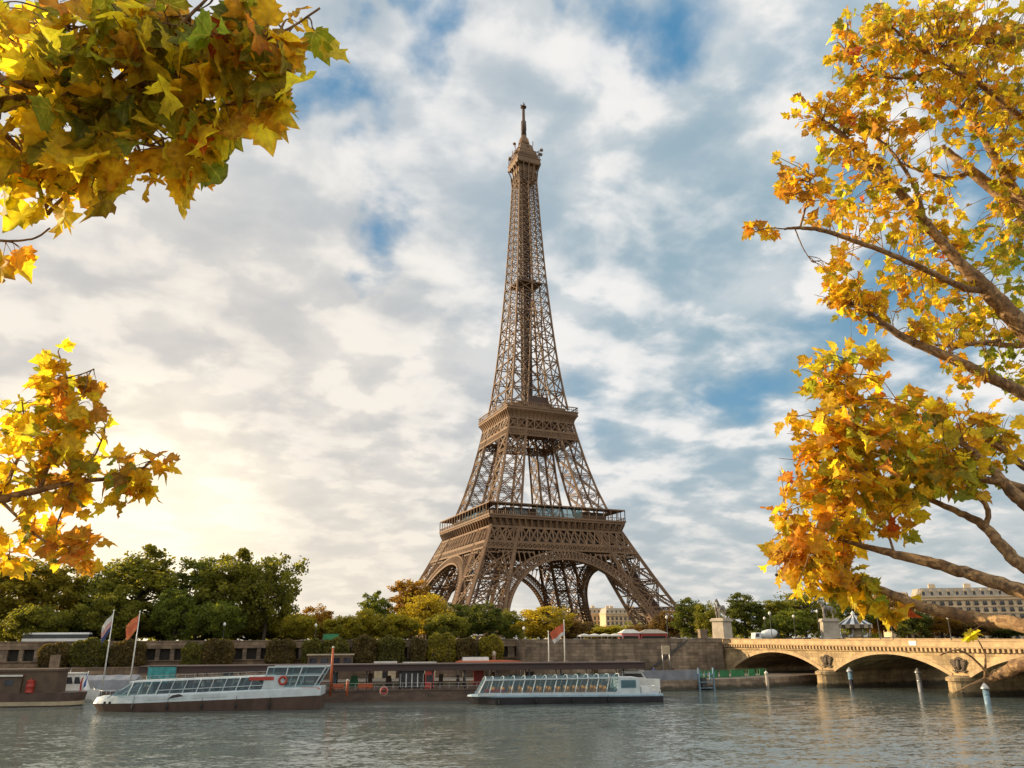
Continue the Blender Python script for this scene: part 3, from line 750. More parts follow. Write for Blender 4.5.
for z in np.arange(119, 270, 4.0):
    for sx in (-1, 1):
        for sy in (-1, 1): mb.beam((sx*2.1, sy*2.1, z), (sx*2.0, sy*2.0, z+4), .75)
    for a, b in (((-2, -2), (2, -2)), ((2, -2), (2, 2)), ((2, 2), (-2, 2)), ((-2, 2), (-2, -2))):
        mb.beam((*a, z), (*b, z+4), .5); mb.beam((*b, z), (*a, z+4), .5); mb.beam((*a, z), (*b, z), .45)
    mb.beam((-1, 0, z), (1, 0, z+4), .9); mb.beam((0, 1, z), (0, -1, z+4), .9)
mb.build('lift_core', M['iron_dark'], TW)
mb = MB()
for w, z0, z1 in ((7.4, 196, 196.6), (4.5, 196.603, 199.4)): mb.box(-w, w, -w, w, z0, z1)
mb.build('halfway_platform', M['iron_dark'], TW)
# machinery room on the second platform roof (dark block seen in the shaft's foot)
mb = MB(); mb.box(-7, 7, -12.5, -8, 119.81, 126); mb.build('machine_room', M['iron_dark'], TW)
# summit
mb = MB(); prof = [(264, 5.6), (268, 5.9), (271, 6.1), (273.5, 6.7), (275.2, 7.3), (276.2, 7.5), (278.6, 7.5), (278.8, 7.75), (279.3, 7.75)]
for fc in range(4):
    for k in range(5):
        f = -1+2*k/4
        for (za, wa), (zb, wb) in zip(prof[:5], prof[1:6]): mb.beam(fp(fc, f*wa, za, 0, wa), fp(fc, f*wb, zb, 0, wb), .6)
mb.loft([[(-w, -w, z), (w, -w, z), (w, w, z), (-w, w, z)] for z, w in prof[4:]])
mb.loft([[(-w, -w, z), (w, -w, z), (w, w, z), (-w, w, z)] for z, w in ((264, 5.0), (275, 5.2))])
mb.build('summit_platform', M['iron'], TW)
mb = MB()
mb.loft([[(-w, -w, z), (w, -w, z), (w, w, z), (-w, w, z)] for z, w in ((279.3, 6.6), (282.5, 6.4), (282.6, 5.6), (286.0, 5.3), (286.1, 4.6), (290, 4.0), (291.5, 3.0))])
for fc in range(4):
    for z, w in ((281, .2), (284, .35)): mb.beam(fp(fc, -7.2, z, 0, 7.2), fp(fc, 7.2, z, 0, 7.2), w)
    for k in range(13): f = -1+2*k/12; mb.beam(fp(fc, f*7.2, 279.3, 0, 7.2), fp(fc, f*7.2, 284, 0, 7.2), .2)
mb.lathe([(3.6, 291), (3.4, 294), (2.6, 296.5), (1.6, 298.5), (1.5, 300.5)], 12)
for k in range(26):                                    # aerials and dishes round the cabin
    a = random.random()*6.28; r = random.uniform(3.8, 7.6); z = random.uniform(284, 288) if r > 6 else random.uniform(288, 293)
    mb.tube([(r*math.cos(a), r*math.sin(a), z-2), (r*math.cos(a), r*math.sin(a), z+random.uniform(.5, 2.5))], .22, 5)
    if k % 3 == 0: mb.lathe([(.1, -.5), (1.0, -.1), (1.1, .4), (.2, .5)], 8, (r*math.cos(a), r*math.sin(a), z))
for (x, y, z) in ((8.6, -6, 284), (7.9, 3, 285.5), (-8.2, -6.5, 281), (-7.8, 4, 283), (8.3, -7.6, 286)):
    mb.box(x-.8, x+.8, y-.6, y+.6, z-.7, z+.7); mb.beam((x*.6, y*.6, z-1), (x, y, z), .35)
mb.build('summit_cabin', M['iron'], TW)
mb = MB()
mb.tube([(0, 0, 299), (0, 0, 303), (0, 0, 303.2), (0, 0, 309.5), (0, 0, 309.8), (0, 0, 320.5), (0, 0, 321), (0, 0, 324)], [1.7, 1.5, 1.75, 1.6, .95, .85, .4, .18], 10)
for a in range(4): mb.beam((0, 0, 321.2), (2.0*math.cos(a*1.57), 2.0*math.sin(a*1.57), 321.4), .45)
mb.lathe([(.3, 319.7), (1.9, 320), (1.9, 320.5), (.3, 320.8)], 10)
mb.build('antenna', M['iron_dark'], TW)

# ================================================================== TREES ON THE FAR BANK
def leaf_object(name, pts, size, tones, material, parent, spread=None, flat=0.0):
    """many small leaf clumps, each an oblong bent quad pair, one mesh"""
    N = len(pts); a = rng.normal(size=(N, 3)); a /= np.linalg.norm(a, axis=1)[:, None]
    b = np.cross(a, rng.normal(size=(N, 3))); b /= np.linalg.norm(b, axis=1)[:, None]
    c = np.cross(a, b)
    s_ = (size*rng.uniform(.6, 1.4, N))[:, None]
    v = np.empty((N, 6, 3))
    v[:, 0] = pts-a*s_; v[:, 1] = pts-a*s_*.2+b*s_*.62; v[:, 2] = pts+a*s_*.55+b*s_*.5
    v[:, 3] = pts+a*s_*1.05+c*s_*.25; v[:, 4] = pts+a*s_*.5-b*s_*.5; v[:, 5] = pts-a*s_*.25-b*s_*.62
    v[:, [1, 5]] += (c*s_*.22)[:, None, :]
    fc = [tuple(range(6*i, 6*i+6)) for i in range(N)]
    me = bpy.data.meshes.new(name); me.from_pydata(v.reshape(-1, 3).tolist(), [], fc)
    at = me.attributes.new('leaf_tone', 'FLOAT', 'POINT'); at.data.foreach_set('value', np.repeat(tones, 6).astype(np.float32))
    me.materials.append(material)
    o = bpy.data.objects.new(name, me); COL.objects.link(o); o.parent = parent
    return o
def crown_points(n_clump, n_leaf, rx, rz, zc, seed, lobes=7, low=-0.75):
    """clumps sitting on a lumpy shell and a few inside; returns points and clump tone"""
    r_ = np.random.default_rng(seed); ld = r_.normal(size=(lobes, 3)); ld /= np.linalg.norm(ld, axis=1)[:, None]; la = r_.uniform(.05, .32, lobes)
    P = []; T = []; C = []
    while len(C) < n_clump:
        d = r_.normal(size=3); d /= np.linalg.norm(d)
        if d[2] < low: continue
        rad = 0.80+sum(la[i]*max(0, d@ld[i])**4 for i in range(lobes))-.12*r_.random()
        rad *= (r_.random()**.30)
        C.append(np.array([d[0]*rx*rad, d[1]*rx*rad, zc+d[2]*rz*rad]))
    for c in C:
        cs = rx*r_.uniform(.15, .30); k = int(n_leaf*r_.uniform(.6, 1.4)); q = r_.normal(size=(k, 3)); q /= np.linalg.norm(q, axis=1)[:, None]
        q *= (r_.random((k, 1))**.5)*np.array([1, 1, .8])*cs
        P.append(c+q); T.append(np.clip(r_.uniform(0, .9)+r_.normal(size=k)*.13, 0, 1))
    return np.concatenate(P), np.concatenate(T), C
FM = {}
for k, (a, b, tr) in {'dark': ((.075, .105, .022), (.22, .24, .045), .50), 'olive': ((.125, .14, .024), (.36, .345, .052), .52), 'green': ((.10, .145, .022), (.28, .31, .046), .50),
                  'yellow': ((.30, .25, .022), (.68, .52, .048), .50), 'orange': ((.24, .14, .022), (.50, .29, .040), .48), 'lime': ((.20, .20, .020), (.52, .43, .046), .50),
                  'brown': ((.14, .09, .032), (.30, .185, .055), .42), 'hedge_brown': ((.10, .082, .028), (.25, .18, .058), .40), 'hedge_green': ((.085, .098, .022), (.26, .24, .045), .42), 'hedge_yellow': ((.16, .155, .024), (.48, .40, .05), .44), 'haze': ((.19, .18, .030), (.48, .40, .058), .55)}.items():
    FM[k] = leafmat('foliage_'+k, tr, 1.8, False, (a, b))
PROTO = []
for i, (rx, rz, zc, th) in enumerate(((5.2, 7.6, 9.4, 17), (6.0, 6.6, 8.2, 15), (4.6, 8.8, 10.6, 19), (5.6, 6.0, 7.0, 13.5), (5.2, 5.2, 5.4, 11))):
    P, T, C = crown_points(125, 78, rx, rz, zc, 40+i, low=-.97)
    mb = MB(); top = zc+rz*.35
    mb.tube([(0, 0, -.3), (.1, .05, 1.2), (.05, -.1, zc-rz*.6), (.2, .1, zc), (.1, 0, top)], [.48, .36, .3, .2, .06], 8)
    for c in C[::4]:
        z0 = max(zc-rz*.7, min(c[2]-1.5, top-1)); mb.tube([(.1, 0, z0), (c[0]*.45, c[1]*.45, z0+(c[2]-z0)*.6), tuple(c)], [.17, .10, .03], 5)
    me_t = mb
    PROTO.append((P, T, mb, zc+rz*1.02, rx*.98))
proto_mesh = {}
def tree(kind, label, x, ytop, w_px, v, colour, name='bank_tree', cat='tree', ground=GZ):
    P0 = bank(x, ytop, v); zt = P0[2]; h = zt-ground; w = w_px*mpp(P0)
    pts, tn, mb, H, Rr = PROTO[kind]
    t = thing(name, label, cat, (P0[0], P0[1], ground), random.uniform(0, 6.28), 'trees on the far bank')
    if kind not in proto_mesh:
        tr = mb.build('trunk', M['bark_far'], t); cr = leaf_object('crown', pts, .23, tn, FM[colour], t)
        proto_mesh[kind] = (tr.data, cr.data)
    else:
        tr = bpy.data.objects.new('trunk', proto_mesh[kind][0]); cr = bpy.data.objects.new('crown', proto_mesh[kind][1])
        for o in (tr, cr): COL.objects.link(o); o.parent = t
    cr.material_slots[0].link = 'OBJECT'; cr.material_slots[0].material = FM[colour]
    t.scale = (w/2/Rr, w/2/Rr, h/H)
    return t
TREES = [  # kind, x, ytop, width px, metres inland, colour, label
 (2, 12, 548, 80, 24, 'haze', 'tall hazy olive tree at the left edge under the autumn branch'),
 (0, 62, 553, 66, 30, 'haze', 'hazy olive tree second from the left edge, behind the hanging leaves'),
 (3, 100, 566, 60, 38, 'dark', 'dark tree between the hazy olive trees and the bushy tall one above the flags'),
 (0, 146, 541, 84, 24, 'olive', 'large round topped olive tree above the two left flagpoles'),
 (1, 120, 590, 60, 14, 'olive', 'low olive tree right behind the two left flags'),
 (2, 205, 548, 54, 28, 'dark', 'narrow dark tree right of the large olive tree above the flags'),
 (0, 236, 544, 70, 22, 'olive', 'tall leafy olive tree left of the last big tree of the left grove'),
 (1, 272, 549, 60, 20, 'olive', 'big round tree closing the left grove at its right end'),
 (3, 180, 588, 50, 12, 'green', 'low green tree under the left grove, above the dock roof end'),
 (4, 222, 598, 48, 11, 'green', 'small bright green tree under the middle of the left grove'),
 (4, 40, 603, 60, 12, 'olive', 'low hazy bush-like tree above the white bus'),
 (4, 300, 612, 40, 16, 'lime', 'small yellow green tree just right of the left grove'),
 (3, 322, 606, 42, 30, 'orange', 'small rusty tree in the gap right of the left grove'),
 (4, 345, 614, 40, 14, 'lime', 'low lime tree behind the brown kiosk'),
 (0, 376, 588, 36, 40, 'green', 'slim green tree standing alone left of the yellow trees'),
 (3, 366, 610, 44, 18, 'lime', 'low yellow green tree in front of the slim green one'),
 (2, 412, 573, 46, 45, 'orange', 'tall orange brown tree touching the left foot of the tower'),
 (1, 428, 590, 50, 26, 'yellow', 'bright yellow tree in front of the tall orange brown one'),
 (4, 398, 612, 44, 14, 'lime', 'light green low tree in front of the bright yellow one'),
 (1, 462, 600, 54, 40, 'dark', 'dark green tree below the near left leg of the tower'),
 (4, 446, 612, 46, 14, 'olive', 'low olive tree behind the twin lamp post'),
 (3, 490, 603, 44, 30, 'dark', 'dark tree right of the near left tower leg'),
 (3, 510, 610, 36, 40, 'olive', 'olive tree left of the round yellow tree under the arch'),
 (1, 541, 603, 56, 22, 'yellow', 'round yellow green tree under the left half of the tower arch'),
 (4, 572, 618, 36, 40, 'brown', 'brownish tree behind the flag under the tower arch'),
 (4, 606, 625, 52, 60, 'lime', 'low yellow bush-like tree behind the white market tent'),
 (4, 642, 624, 40, 56, 'brown', 'russet tree inside the right tower leg'),
 (3, 666, 610, 40, 48, 'brown', 'russet tree left of the first dark tree beyond the tower'),
 (0, 690, 595, 42, 34, 'dark', 'dark tree directly right of the tower'),
 (3, 710, 603, 40, 20, 'olive', 'olive tree left of the first horse statue'),
 (0, 742, 590, 46, 40, 'dark', 'dark tree behind the first horse statue'),
 (2, 770, 596, 40, 44, 'olive', 'olive tree behind the tall lamp post right of the first statue'),
 (1, 800, 588, 56, 46, 'olive', 'broad olive tree behind the white truck'),
 (3, 785, 610, 50, 24, 'green', 'low green tree between the two horse statues'),
 (0, 846, 582, 50, 60, 'green', 'green tree rising behind the second horse statue'),
 (1, 876, 590, 50, 62, 'orange', 'orange tinged tree right of the carousel'),
 (3, 905, 604, 50, 52, 'dark', 'dark tree left of the limestone apartment block'),
 (3, 938, 612, 48, 50, 'orange', 'rusty tree in front of the apartment block, behind the golden bough'),
 (4, 968, 620, 44, 46, 'brown', 'low brown tree in front of the apartment block'),
 (4, 1002, 622, 46, 46, 'dark', 'low dark tree at the right edge under the apartment block'),
]
TREES += [(4, x, yt, 62, 36, c, 'low understorey tree '+lab) for x, yt, c, lab in ((18, 612, 'olive', 'at the far left edge behind the bus'), (84, 612, 'dark', 'behind the left flagpole top'), (128, 612, 'olive', 'behind the second flagpole top'),
    (168, 612, 'olive', 'between the trunks of the two widest trees of the left grove'), (206, 606, 'green', 'behind the slim street lamp of the left grove'), (250, 612, 'olive', 'behind the last trunks of the left grove'), (288, 612, 'lime', 'at the right end of the left grove'))]
for (k, x, yt, w, v, c, lab) in TREES: tree(k, lab, x, yt, w, v, c)
# the far edge of the park: one continuous distant treeline
pts = []; tn = []
for k in range(190):
    X = -520+k*6.6+random.uniform(-3, 3); Y = 500+random.uniform(-60, 60); h = random.uniform(9, 15)
    q = rng.normal(size=(130, 3)); q /= np.linalg.norm(q, axis=1)[:, None]; q *= rng.random((130, 1))**.35*np.array([5.5, 5.5, h*.5])
    pts.append(q+np.array([X, Y, GZ+h*.5])); tn.append(np.clip(random.uniform(.1, .9)+rng.normal(size=130)*.15, 0, 1))
o = leaf_object('distant_treeline', np.concatenate(pts), 1.1, np.concatenate(tn), FM['olive'], None); tag(o, 'distant treeline of the park behind the tower', 'trees', None, 'stuff')

# clipped shrubs on the terrace
def shrub_points(seed, a, b, h):
    """a clipped rounded block a x b x h (half widths), leaves on its skin"""
    r_ = np.random.default_rng(seed); n = 5200; d = r_.normal(size=(n, 3)); e = .34
    d = np.sign(d)*np.abs(d)**1; d /= (np.sum(np.abs(d)**(2/e), 1)**(e/2))[:, None]
    d *= r_.uniform(.90, 1.03, (n, 1)); ln = 1+.05*np.sin(d[:, :1]*4+seed)+.05*np.sin(d[:, 2:3]*5+seed*2)
    q = d*np.array([a, b, h/2])*ln; q[:, 2] += h/2; top = q[:, 2] > h*.8; q[top, 2] -= .10*h*(np.abs(q[top, 0])/a)**2
    q[:, 2] *= 1+.03*np.sin(q[:, 0]*2.3+seed)
    return q, np.clip(.5+r_.normal(size=n)*.3, 0, 1)
SHRUBS = [(58, 643, 26, 660, 'brown', 'brown clipped shrub at the far left of the terrace, behind the upright plank'), (92, 640, 34, 660, 'olive', 'olive clipped shrub left of the first flagpole'),
 (130, 641, 30, 658, 'brown', 'dull brown clipped shrub between the two left flagpoles'), (195, 643, 20, 660, 'olive', 'narrow clipped shrub above the teal tarpaulin'), (219, 640, 28, 659, 'brown', 'broad brownish clipped shrub second right of the teal tarpaulin'),
 (282, 640, 25, 660, 'brown', 'brown clipped shrub left of the kiosk'), (313, 639, 17, 658, 'olive', 'narrow olive clipped shrub behind the left end of the kiosk'), (336, 639, 27, 662, 'olive', 'olive clipped shrub behind the kiosk and its orange post'),
 (365, 637, 24, 663, 'brown', 'brown topped clipped shrub right of the kiosk'), (391, 636, 26, 664, 'dark', 'dark green clipped shrub left of the black doorway'), (418, 638, 14, 662, 'brown', 'thin brown clipped shrub left of the largest yellow topped one'),
 (442, 634, 26, 664, 'lime', 'largest clipped shrub with a yellow top left of the twin lamp'), (466, 638, 21, 661, 'brown', 'reddish clipped shrub behind the twin lamp post'), (491, 636, 23, 661, 'lime', 'yellow green clipped shrub at the right end of the terrace')]
for i, (x, yt, w, yb, c, lab) in enumerate(SHRUBS):
    P0 = bank(x, yt, -3.2); wm = w*mpp(P0); h = P0[2]-4.6
    t = thing('clipped_shrub', lab, 'shrub', (P0[0], P0[1], 4.6), TH+random.uniform(-.1, .1), 'clipped shrubs on the terrace')
    q, tn_ = shrub_points(i, wm/2, 2.3, h); leaf_object('foliage', q, .23, tn_, FM[{'brown': 'hedge_brown', 'olive': 'hedge_green', 'dark': 'hedge_green', 'lime': 'hedge_yellow'}[c]], t)
    mb = MB(); mb.tube([(0, 0, -.2), (.1, 0, h*.3), (0, .1, h*.7)], [.25, .2, .1], 6); mb.loft([[(x*wm*.36, y*1.7, z) for x, y in ((-1, -1), (1, -1), (1, 1), (-1, 1))] for z in (.2, h*.78)]); mb.build('stem', M['bark_far'], t)

# ================================================================== BUILDINGS FAR BEHIND
def facade_building(label, P, width, depth, height, floors, bays, rz, wallm, name='apartment_building', dorm=True):
    t = thing(name, label, 'building', (P[0], P[1], GZ), rz, 'limestone apartment buildings')
    fh = height/(floors+0.4)
    mb = MB(); mb.box(-width/2, width/2, 0, depth, -1, height); mb.build('wall', wallm, t)
    mb = MB()
    for k in range(1, floors+1):
        z = k*fh; mb.box(-width/2-.35, width/2+.35, -.45, -.003, z-.22, z+.05)
        if k in (2, floors): mb.box(-width/2-.1, width/2+.1, -.95, -.453, z-.05, z+.08)
    mb.box(-width/2-.6, width/2+.6, -.75, depth+.5, height+.003, height+.5)
    mb.build('cornice', wallm, t)
    rh = height*.20
    mb = MB(); mb.loft([[(-width/2, -.1, height+.503), (width/2, -.1, height+.503), (width/2, depth, height+.503), (-width/2, depth, height+.503)],
                        [(-width/2+1.2, 1.2, height+.5+rh), (width/2-1.2, 1.2, height+.5+rh), (width/2-1.2, depth-1.2, height+.5+rh), (-width/2+1.2, depth-1.2, height+.5+rh)]])
    rf = mb.build('roof', M['zinc'], t)
    for k in range(max(2, bays//4)):
        x = -width/2+width*(k+.5)/max(2, bays//4)
        mb = MB(); mb.box(x-1.6, x+1.6, depth*.4, depth*.4+.9, height+rh-.5, height+rh+2.4)
        for j in range(5): mb.lathe([(.16, 0), (.14, .7)], 6, (x-1.2+.6*j, depth*.4+.45, height+rh+2.4))
        mb.build('chimney', wallm, rf)
    bw = width/bays
    for k in range(floors):
        for b in range(bays):
            x = -width/2+bw*(b+.5); z0 = k*fh+fh*.18; z1 = k*fh+fh*.80; w = bw*.24
            if k == floors-0: continue
            mb = MB(); mb.box(x-w, x+w, -.05, -.02, z0, z1, 0)
            mb.box(x-w-.22, x-w, -.20, -.004, z0, z1+.2, 1); mb.box(x+w, x+w+.22, -.20, -.004, z0, z1+.2, 1); mb.box(x-w-.35, x+w+.35, -.32, -.203, z1+.2, z1+.5, 1)
            mb.box(x-w-.1, x+w+.1, -.5, -.46, z0, z0+.95, 2); mb.box(x-.05, x+.05, -.075, -.052, z0, z1, 1)
            mb.build('window', [M['pane'], wallm, M['darkmetal']], t)
    if dorm:
        for b in range(bays):
            x = -width/2+bw*(b+.5)
            mb = MB(); mb.box(x-bw*.26, x+bw*.26, .12, 2.2, height+.6, height+rh*.78, 0); mb.box(x-bw*.17, x+bw*.17, .07, .11, height+.9, height+rh*.68, 1)
            mb.prism([(x-bw*.3, height+rh*.78), (x+bw*.3, height+rh*.78), (x, height+rh*.98)], 'y', .05, 2.3, 0)
            mb.build('dormer', [wallm, M['pane']], t)
    return t
def bpos(px, D):       # ground point at horizontal distance D in the direction of a pixel column
    d = ray(px, 637); a = math.hypot(d[0], d[1]); return np.array([d[0]/a*D, d[1]/a*D, GZ])
Dm = 450.0
Pa = bpos(935, Dm+16); az = math.atan2(Pa[0], Pa[1])
facade_building('long sunlit limestone apartment block behind the bridge, left half of the pair', Pa, 40, 14, 17.5, 5, 11, -az+R(38), M['facade'])
Pb = bpos(1000, Dm+4); az = math.atan2(Pb[0], Pb[1])
facade_building('taller limestone apartment block at the right edge, with its right side in the shade', Pb, 66, 14, 20, 6, 17, -az+R(22), M['facade_b'])
for px, D, w, h, fl, b, lab in ((588, 800, 36, 25, 6, 8, 'far pale building seen low under the arch, left of the others'), (604, 760, 30, 24, 5, 7, 'far pale building under the arch with the tallest mansard roof'),
                                (624, 740, 34, 23, 5, 8, 'far sunlit building under the arch, next to the right tower leg'), (645, 780, 34, 24, 5, 8, 'far pale building seen through the right tower leg')):
    P = bpos(px, D); az = math.atan2(P[0], P[1]); facade_building(lab, P, w, 14, h, fl, b, -az+R(25), M['facade'])

# ================================================================== STREET LEVEL ON THE FAR BANK
def car_proto(label, P, rz, paint, group, scale=(1, 1, 1)):
    t = thing('parked_car', label, 'car', P, rz, group)
    mb = MB(); sec = [(-2.1, .55, .62), (-2.0, .8, .8), (-1.5, .92, .86), (-.6, .95, .86), (.9, .93, .86), (1.8, .8, .82), (2.1, .6, .7)]
    mb.loft([[(x, -w, .28), (x, w, .28), (x, w, h*.8), (x, w*.9, h), (x, -w*.9, h), (x, -w, h*.8)] for x, h, w in sec], 0, True)
    mb.build('body', paint, t)
    mb = MB(); mb.loft([[(-1.7, -.72, .88), (1.05, -.72, .88), (1.05, .72, .88), (-1.7, .72, .88)], [(-1.1, -.58, 1.42), (.35, -.58, 1.42), (.35, .58, 1.42), (-1.1, .58, 1.42)]]); mb.build('windows', M['pane'], t)
    mb = MB(); mb.box(-1.12, .38, -.6, .6, 1.423, 1.48, inset=.06); mb.build('roof', paint, t)
    for x in (-1.3, 1.3):
        for y in (-.8, .8):
            mb = MB(); ring = [(math.cos(a*math.pi/6)*.32, math.sin(a*math.pi/6)*.32) for a in range(12)]
            mb.prism([(x+a, .32+b) for a, b in ring], 'y', y-.11, y+.11); w = mb.build('wheel', M['black_rubber'], t)
    return t
Mcar = {k: mat('car_'+k, c, .3, .08, 1.0) for k, c in {'pale_blue': (.38, .50, .58), 'white': (.7, .7, .68), 'dark': (.03, .033, .04), 'maroon': (.20, .03, .03), 'silver': (.4, .41, .42), 'red': (.35, .05, .03)}.items()}
for px, v, paint, lab in ((679, 4.6, 'white', 'white car parked on the embankment nearest the red kiosk'), (686, 4.4, 'pale_blue', 'pale blue car on the embankment left of the first statue'), (692.5, 6.2, 'pale_blue', 'second pale blue car on the embankment, closer to the statue'),
                          (700, 4.6, 'dark', 'dark car on the embankment beside the first statue pedestal'), (787, 14, 'maroon', 'maroon car on the quay road left of the middle of the first bridge arch'), (797, 11, 'red', 'red car on the quay road above the first bridge arch'), (808, 14, 'silver', 'silver car left of the second statue pedestal'),
                          (888, 16, 'silver', 'silver car on the road beyond the bridge parapet, right of the carousel'), (575, 5, 'white', 'white car left of the long market tent'), (566, 6, 'dark', 'dark car behind the flag on the embankment')):
    P = bank(px, 638, v); car_proto(lab, (P[0], P[1], GZ+.02), TH+(math.pi if px % 2 else 0), Mcar[paint], 'cars along the embankment road')
# bus whose roof shows over the parapet
P = bank(58, 636, 8)
t = thing('parked_bus', 'long white bus showing its roof over the parapet at the far left', 'bus', (P[0], P[1], GZ), TH)
mb = MB(); mb.box(-7, 7, -1.25, 1.25, .5, 2.15); mb.box(-7, 7, -1.25, 1.25, 3.05, 3.45, inset=.15); mb.build('body', M['white'], t)
mb = MB(); mb.box(-6.9, 6.9, -1.22, 1.22, 2.153, 3.047); mb.build('windows', M['pane'], t)
for x in (-4.8, 4.2):
    for y in (-1.1, 1.1):
        mb = MB(); mb.prism([(x+.5*math.cos(a*math.pi/8), .5+.5*math.sin(a*math.pi/8)) for a in range(16)], 'y', y-.15, y+.15); mb.build('wheel', M['black_rubber'], t)
P = bank(334, 636, 8)
t = thing('delivery_van', 'green box van among the low trees above the kiosk', 'van', (P[0], P[1], GZ), TH)
mb = MB(); mb.box(-2.6, 1.2, -1.05, 1.05, .5, 2.9, inset=.05); mb.build('cargo_box', M['green'], t)
mb = MB(); mb.prism([(1.23, .5), (2.9, .5), (2.9, 1.2), (2.3, 1.35), (1.8, 2.1), (1.23, 2.1)], 'y', -.98, .98); mb.build('cab', M['green'], t)
mb = MB(); mb.prism([(1.5, 1.35), (2.26, 1.37), (1.82, 2.0), (1.5, 2.0)], 'y', -1.0, 1.0); mb.build('window', M['pane'], t)
for x in (-1.7, 2.0):
    for y in (-.9, .9):
        mb = MB(); mb.prism([(x+.4*math.cos(a*math.pi/6), .4+.4*math.sin(a*math.pi/6)) for a in range(12)], 'y', y-.12, y+.12); mb.build('wheel', M['black_rubber'], t)
# white mixer truck
P = bank(766, 638, 7)
t = thing('mixer_truck', 'white concrete mixer truck parked by the bridge end between the two statues', 'truck', (P[0], P[1], GZ), TH+math.pi)
mb = MB(); mb.tube([(-3.2, 0, 2.9), (-2.6, 0, 2.75), (-1.0, 0, 2.35), (.6, 0, 2.1), (1.4, 0, 2.0)], [.5, .95, 1.32, 1.15, .55], 16); mb.build('drum', M['white'], t)
mb = MB(); mb.prism([(1.9, .7), (3.7, .7), (3.7, 1.7), (3.45, 2.75), (1.9, 2.85)], 'y', -1.15, 1.15); mb.build('cab', M['white'], t)
mb = MB(); mb.prism([(2.4, 1.7), (3.55, 1.72), (3.36, 2.5), (2.4, 2.55)], 'y', -1.17, 1.17); mb.build('window', M['pane'], t)
mb = MB(); mb.box(-3.6, 3.5, -.6, .6, .6, .95); mb.beam((-3.3, -.5, .95), (-3.0, -.5, 2.7), .15); mb.beam((-3.3, .5, .95), (-3.0, .5, 2.7), .15); mb.prism([(-3.9, 1.4), (-3.1, 2.6), (-3.1, 3.3), (-3.4, 3.4)], 'y', -.5, .5); mb.build('chassis', M['darkmetal'], t)
for x in (-2.6, -1.3, 2.6):
    for y in (-.95, .95):
        mb = MB(); mb.prism([(x+.5*math.cos(a*math.pi/7), .5+.5*math.sin(a*math.pi/7)) for a in range(14)], 'y', y-.18, y+.18); mb.build('wheel', M['black_rubber'], t)
# market tents on the embankment
def wall_thing(name, label, cat, px0, px1, v, group=None):
    a, b = bank(px0, 637, v), bank(px1, 637, v); c = (a+b)/2; w = float(np.linalg.norm((b-a)[:2]))
    return thing(name, label, cat, (c[0], c[1], GZ), TH, group), w
t, w = wall_thing('market_tent', 'long white market tent with open sides left of the pink stall', 'tent', 579, 620, 3)
mb = MB(); n = 4
for k in range(n):
    x0, x1 = -w/2+w*k/n, -w/2+w*(k+1)/n; xm = (x0+x1)/2
    mb.add([(x0, -1.8, 2.3), (x1, -1.8, 2.3), (x1, 1.8, 2.3), (x0, 1.8, 2.3), (xm, 0, 2.75), (x0, -1.8, 2.0), (x1, -1.8, 2.0), (x1, 1.8, 2.0), (x0, 1.8, 2.0)], [(0, 1, 4), (1, 2, 4), (2, 3, 4), (3, 0, 4), (0, 1, 6, 5), (1, 2, 7, 6), (2, 3, 8, 7), (3, 0, 5, 8)])
mb.build('canopy', M['canvas'], t)
for k in range(n+1):
    for y in (-1.75, 1.75):
        mb = MB(); x = -w/2+w*k/n; mb.tube([(x, y, 0), (x, y, 2.1)], .06, 6); mb.build('pole', M['steel'], t)
mb = MB(); mb.box(-w/2+.5, w/2-.5, .4, 1.4, .0, 1.0); mb.build('counter', M['cream'], t)
for lab, p0, p1, m_, roofm, h in (('pink fronted market stall between the white tent and the red kiosk', 620.5, 638, 'pink', 'canvas', 2.75), ('red wooden kiosk with a grey hipped roof at the right end of the market row', 639, 665, 'red', 'zinc', 2.7)):
    t, w = wall_thing('market_stall', lab, 'stall', p0, p1, 3.2)
    mb = MB(); mb.box(-w/2, w/2, -1.4, 1.6, 0, h); mb.build('wall', M[m_], t)
    mb = MB(); mb.loft([[(-w/2-.4, -1.8, h+.003), (w/2+.4, -1.8, h+.003), (w/2+.4, 2, h+.003), (-w/2-.4, 2, h+.003)], [(-w/4, -.3, h+.95), (w/4, -.3, h+.95), (w/4, .3, h+.95), (-w/4, .3, h+.95)]]); mb.build('roof', M[roofm], t)
    mb = MB(); mb.box(-w/2+.4, w/2-.4, -1.46, -1.41, 1.1, 2.1); mb.build('serving_hatch', M['shadow_room'], t)  # dark sheet stands for the shade inside the hatch
    mb = MB(); mb.box(-w/2+.2, w/2-.2, -1.75, -1.463, .95, 1.07); mb.build('counter', M['cream'], t)
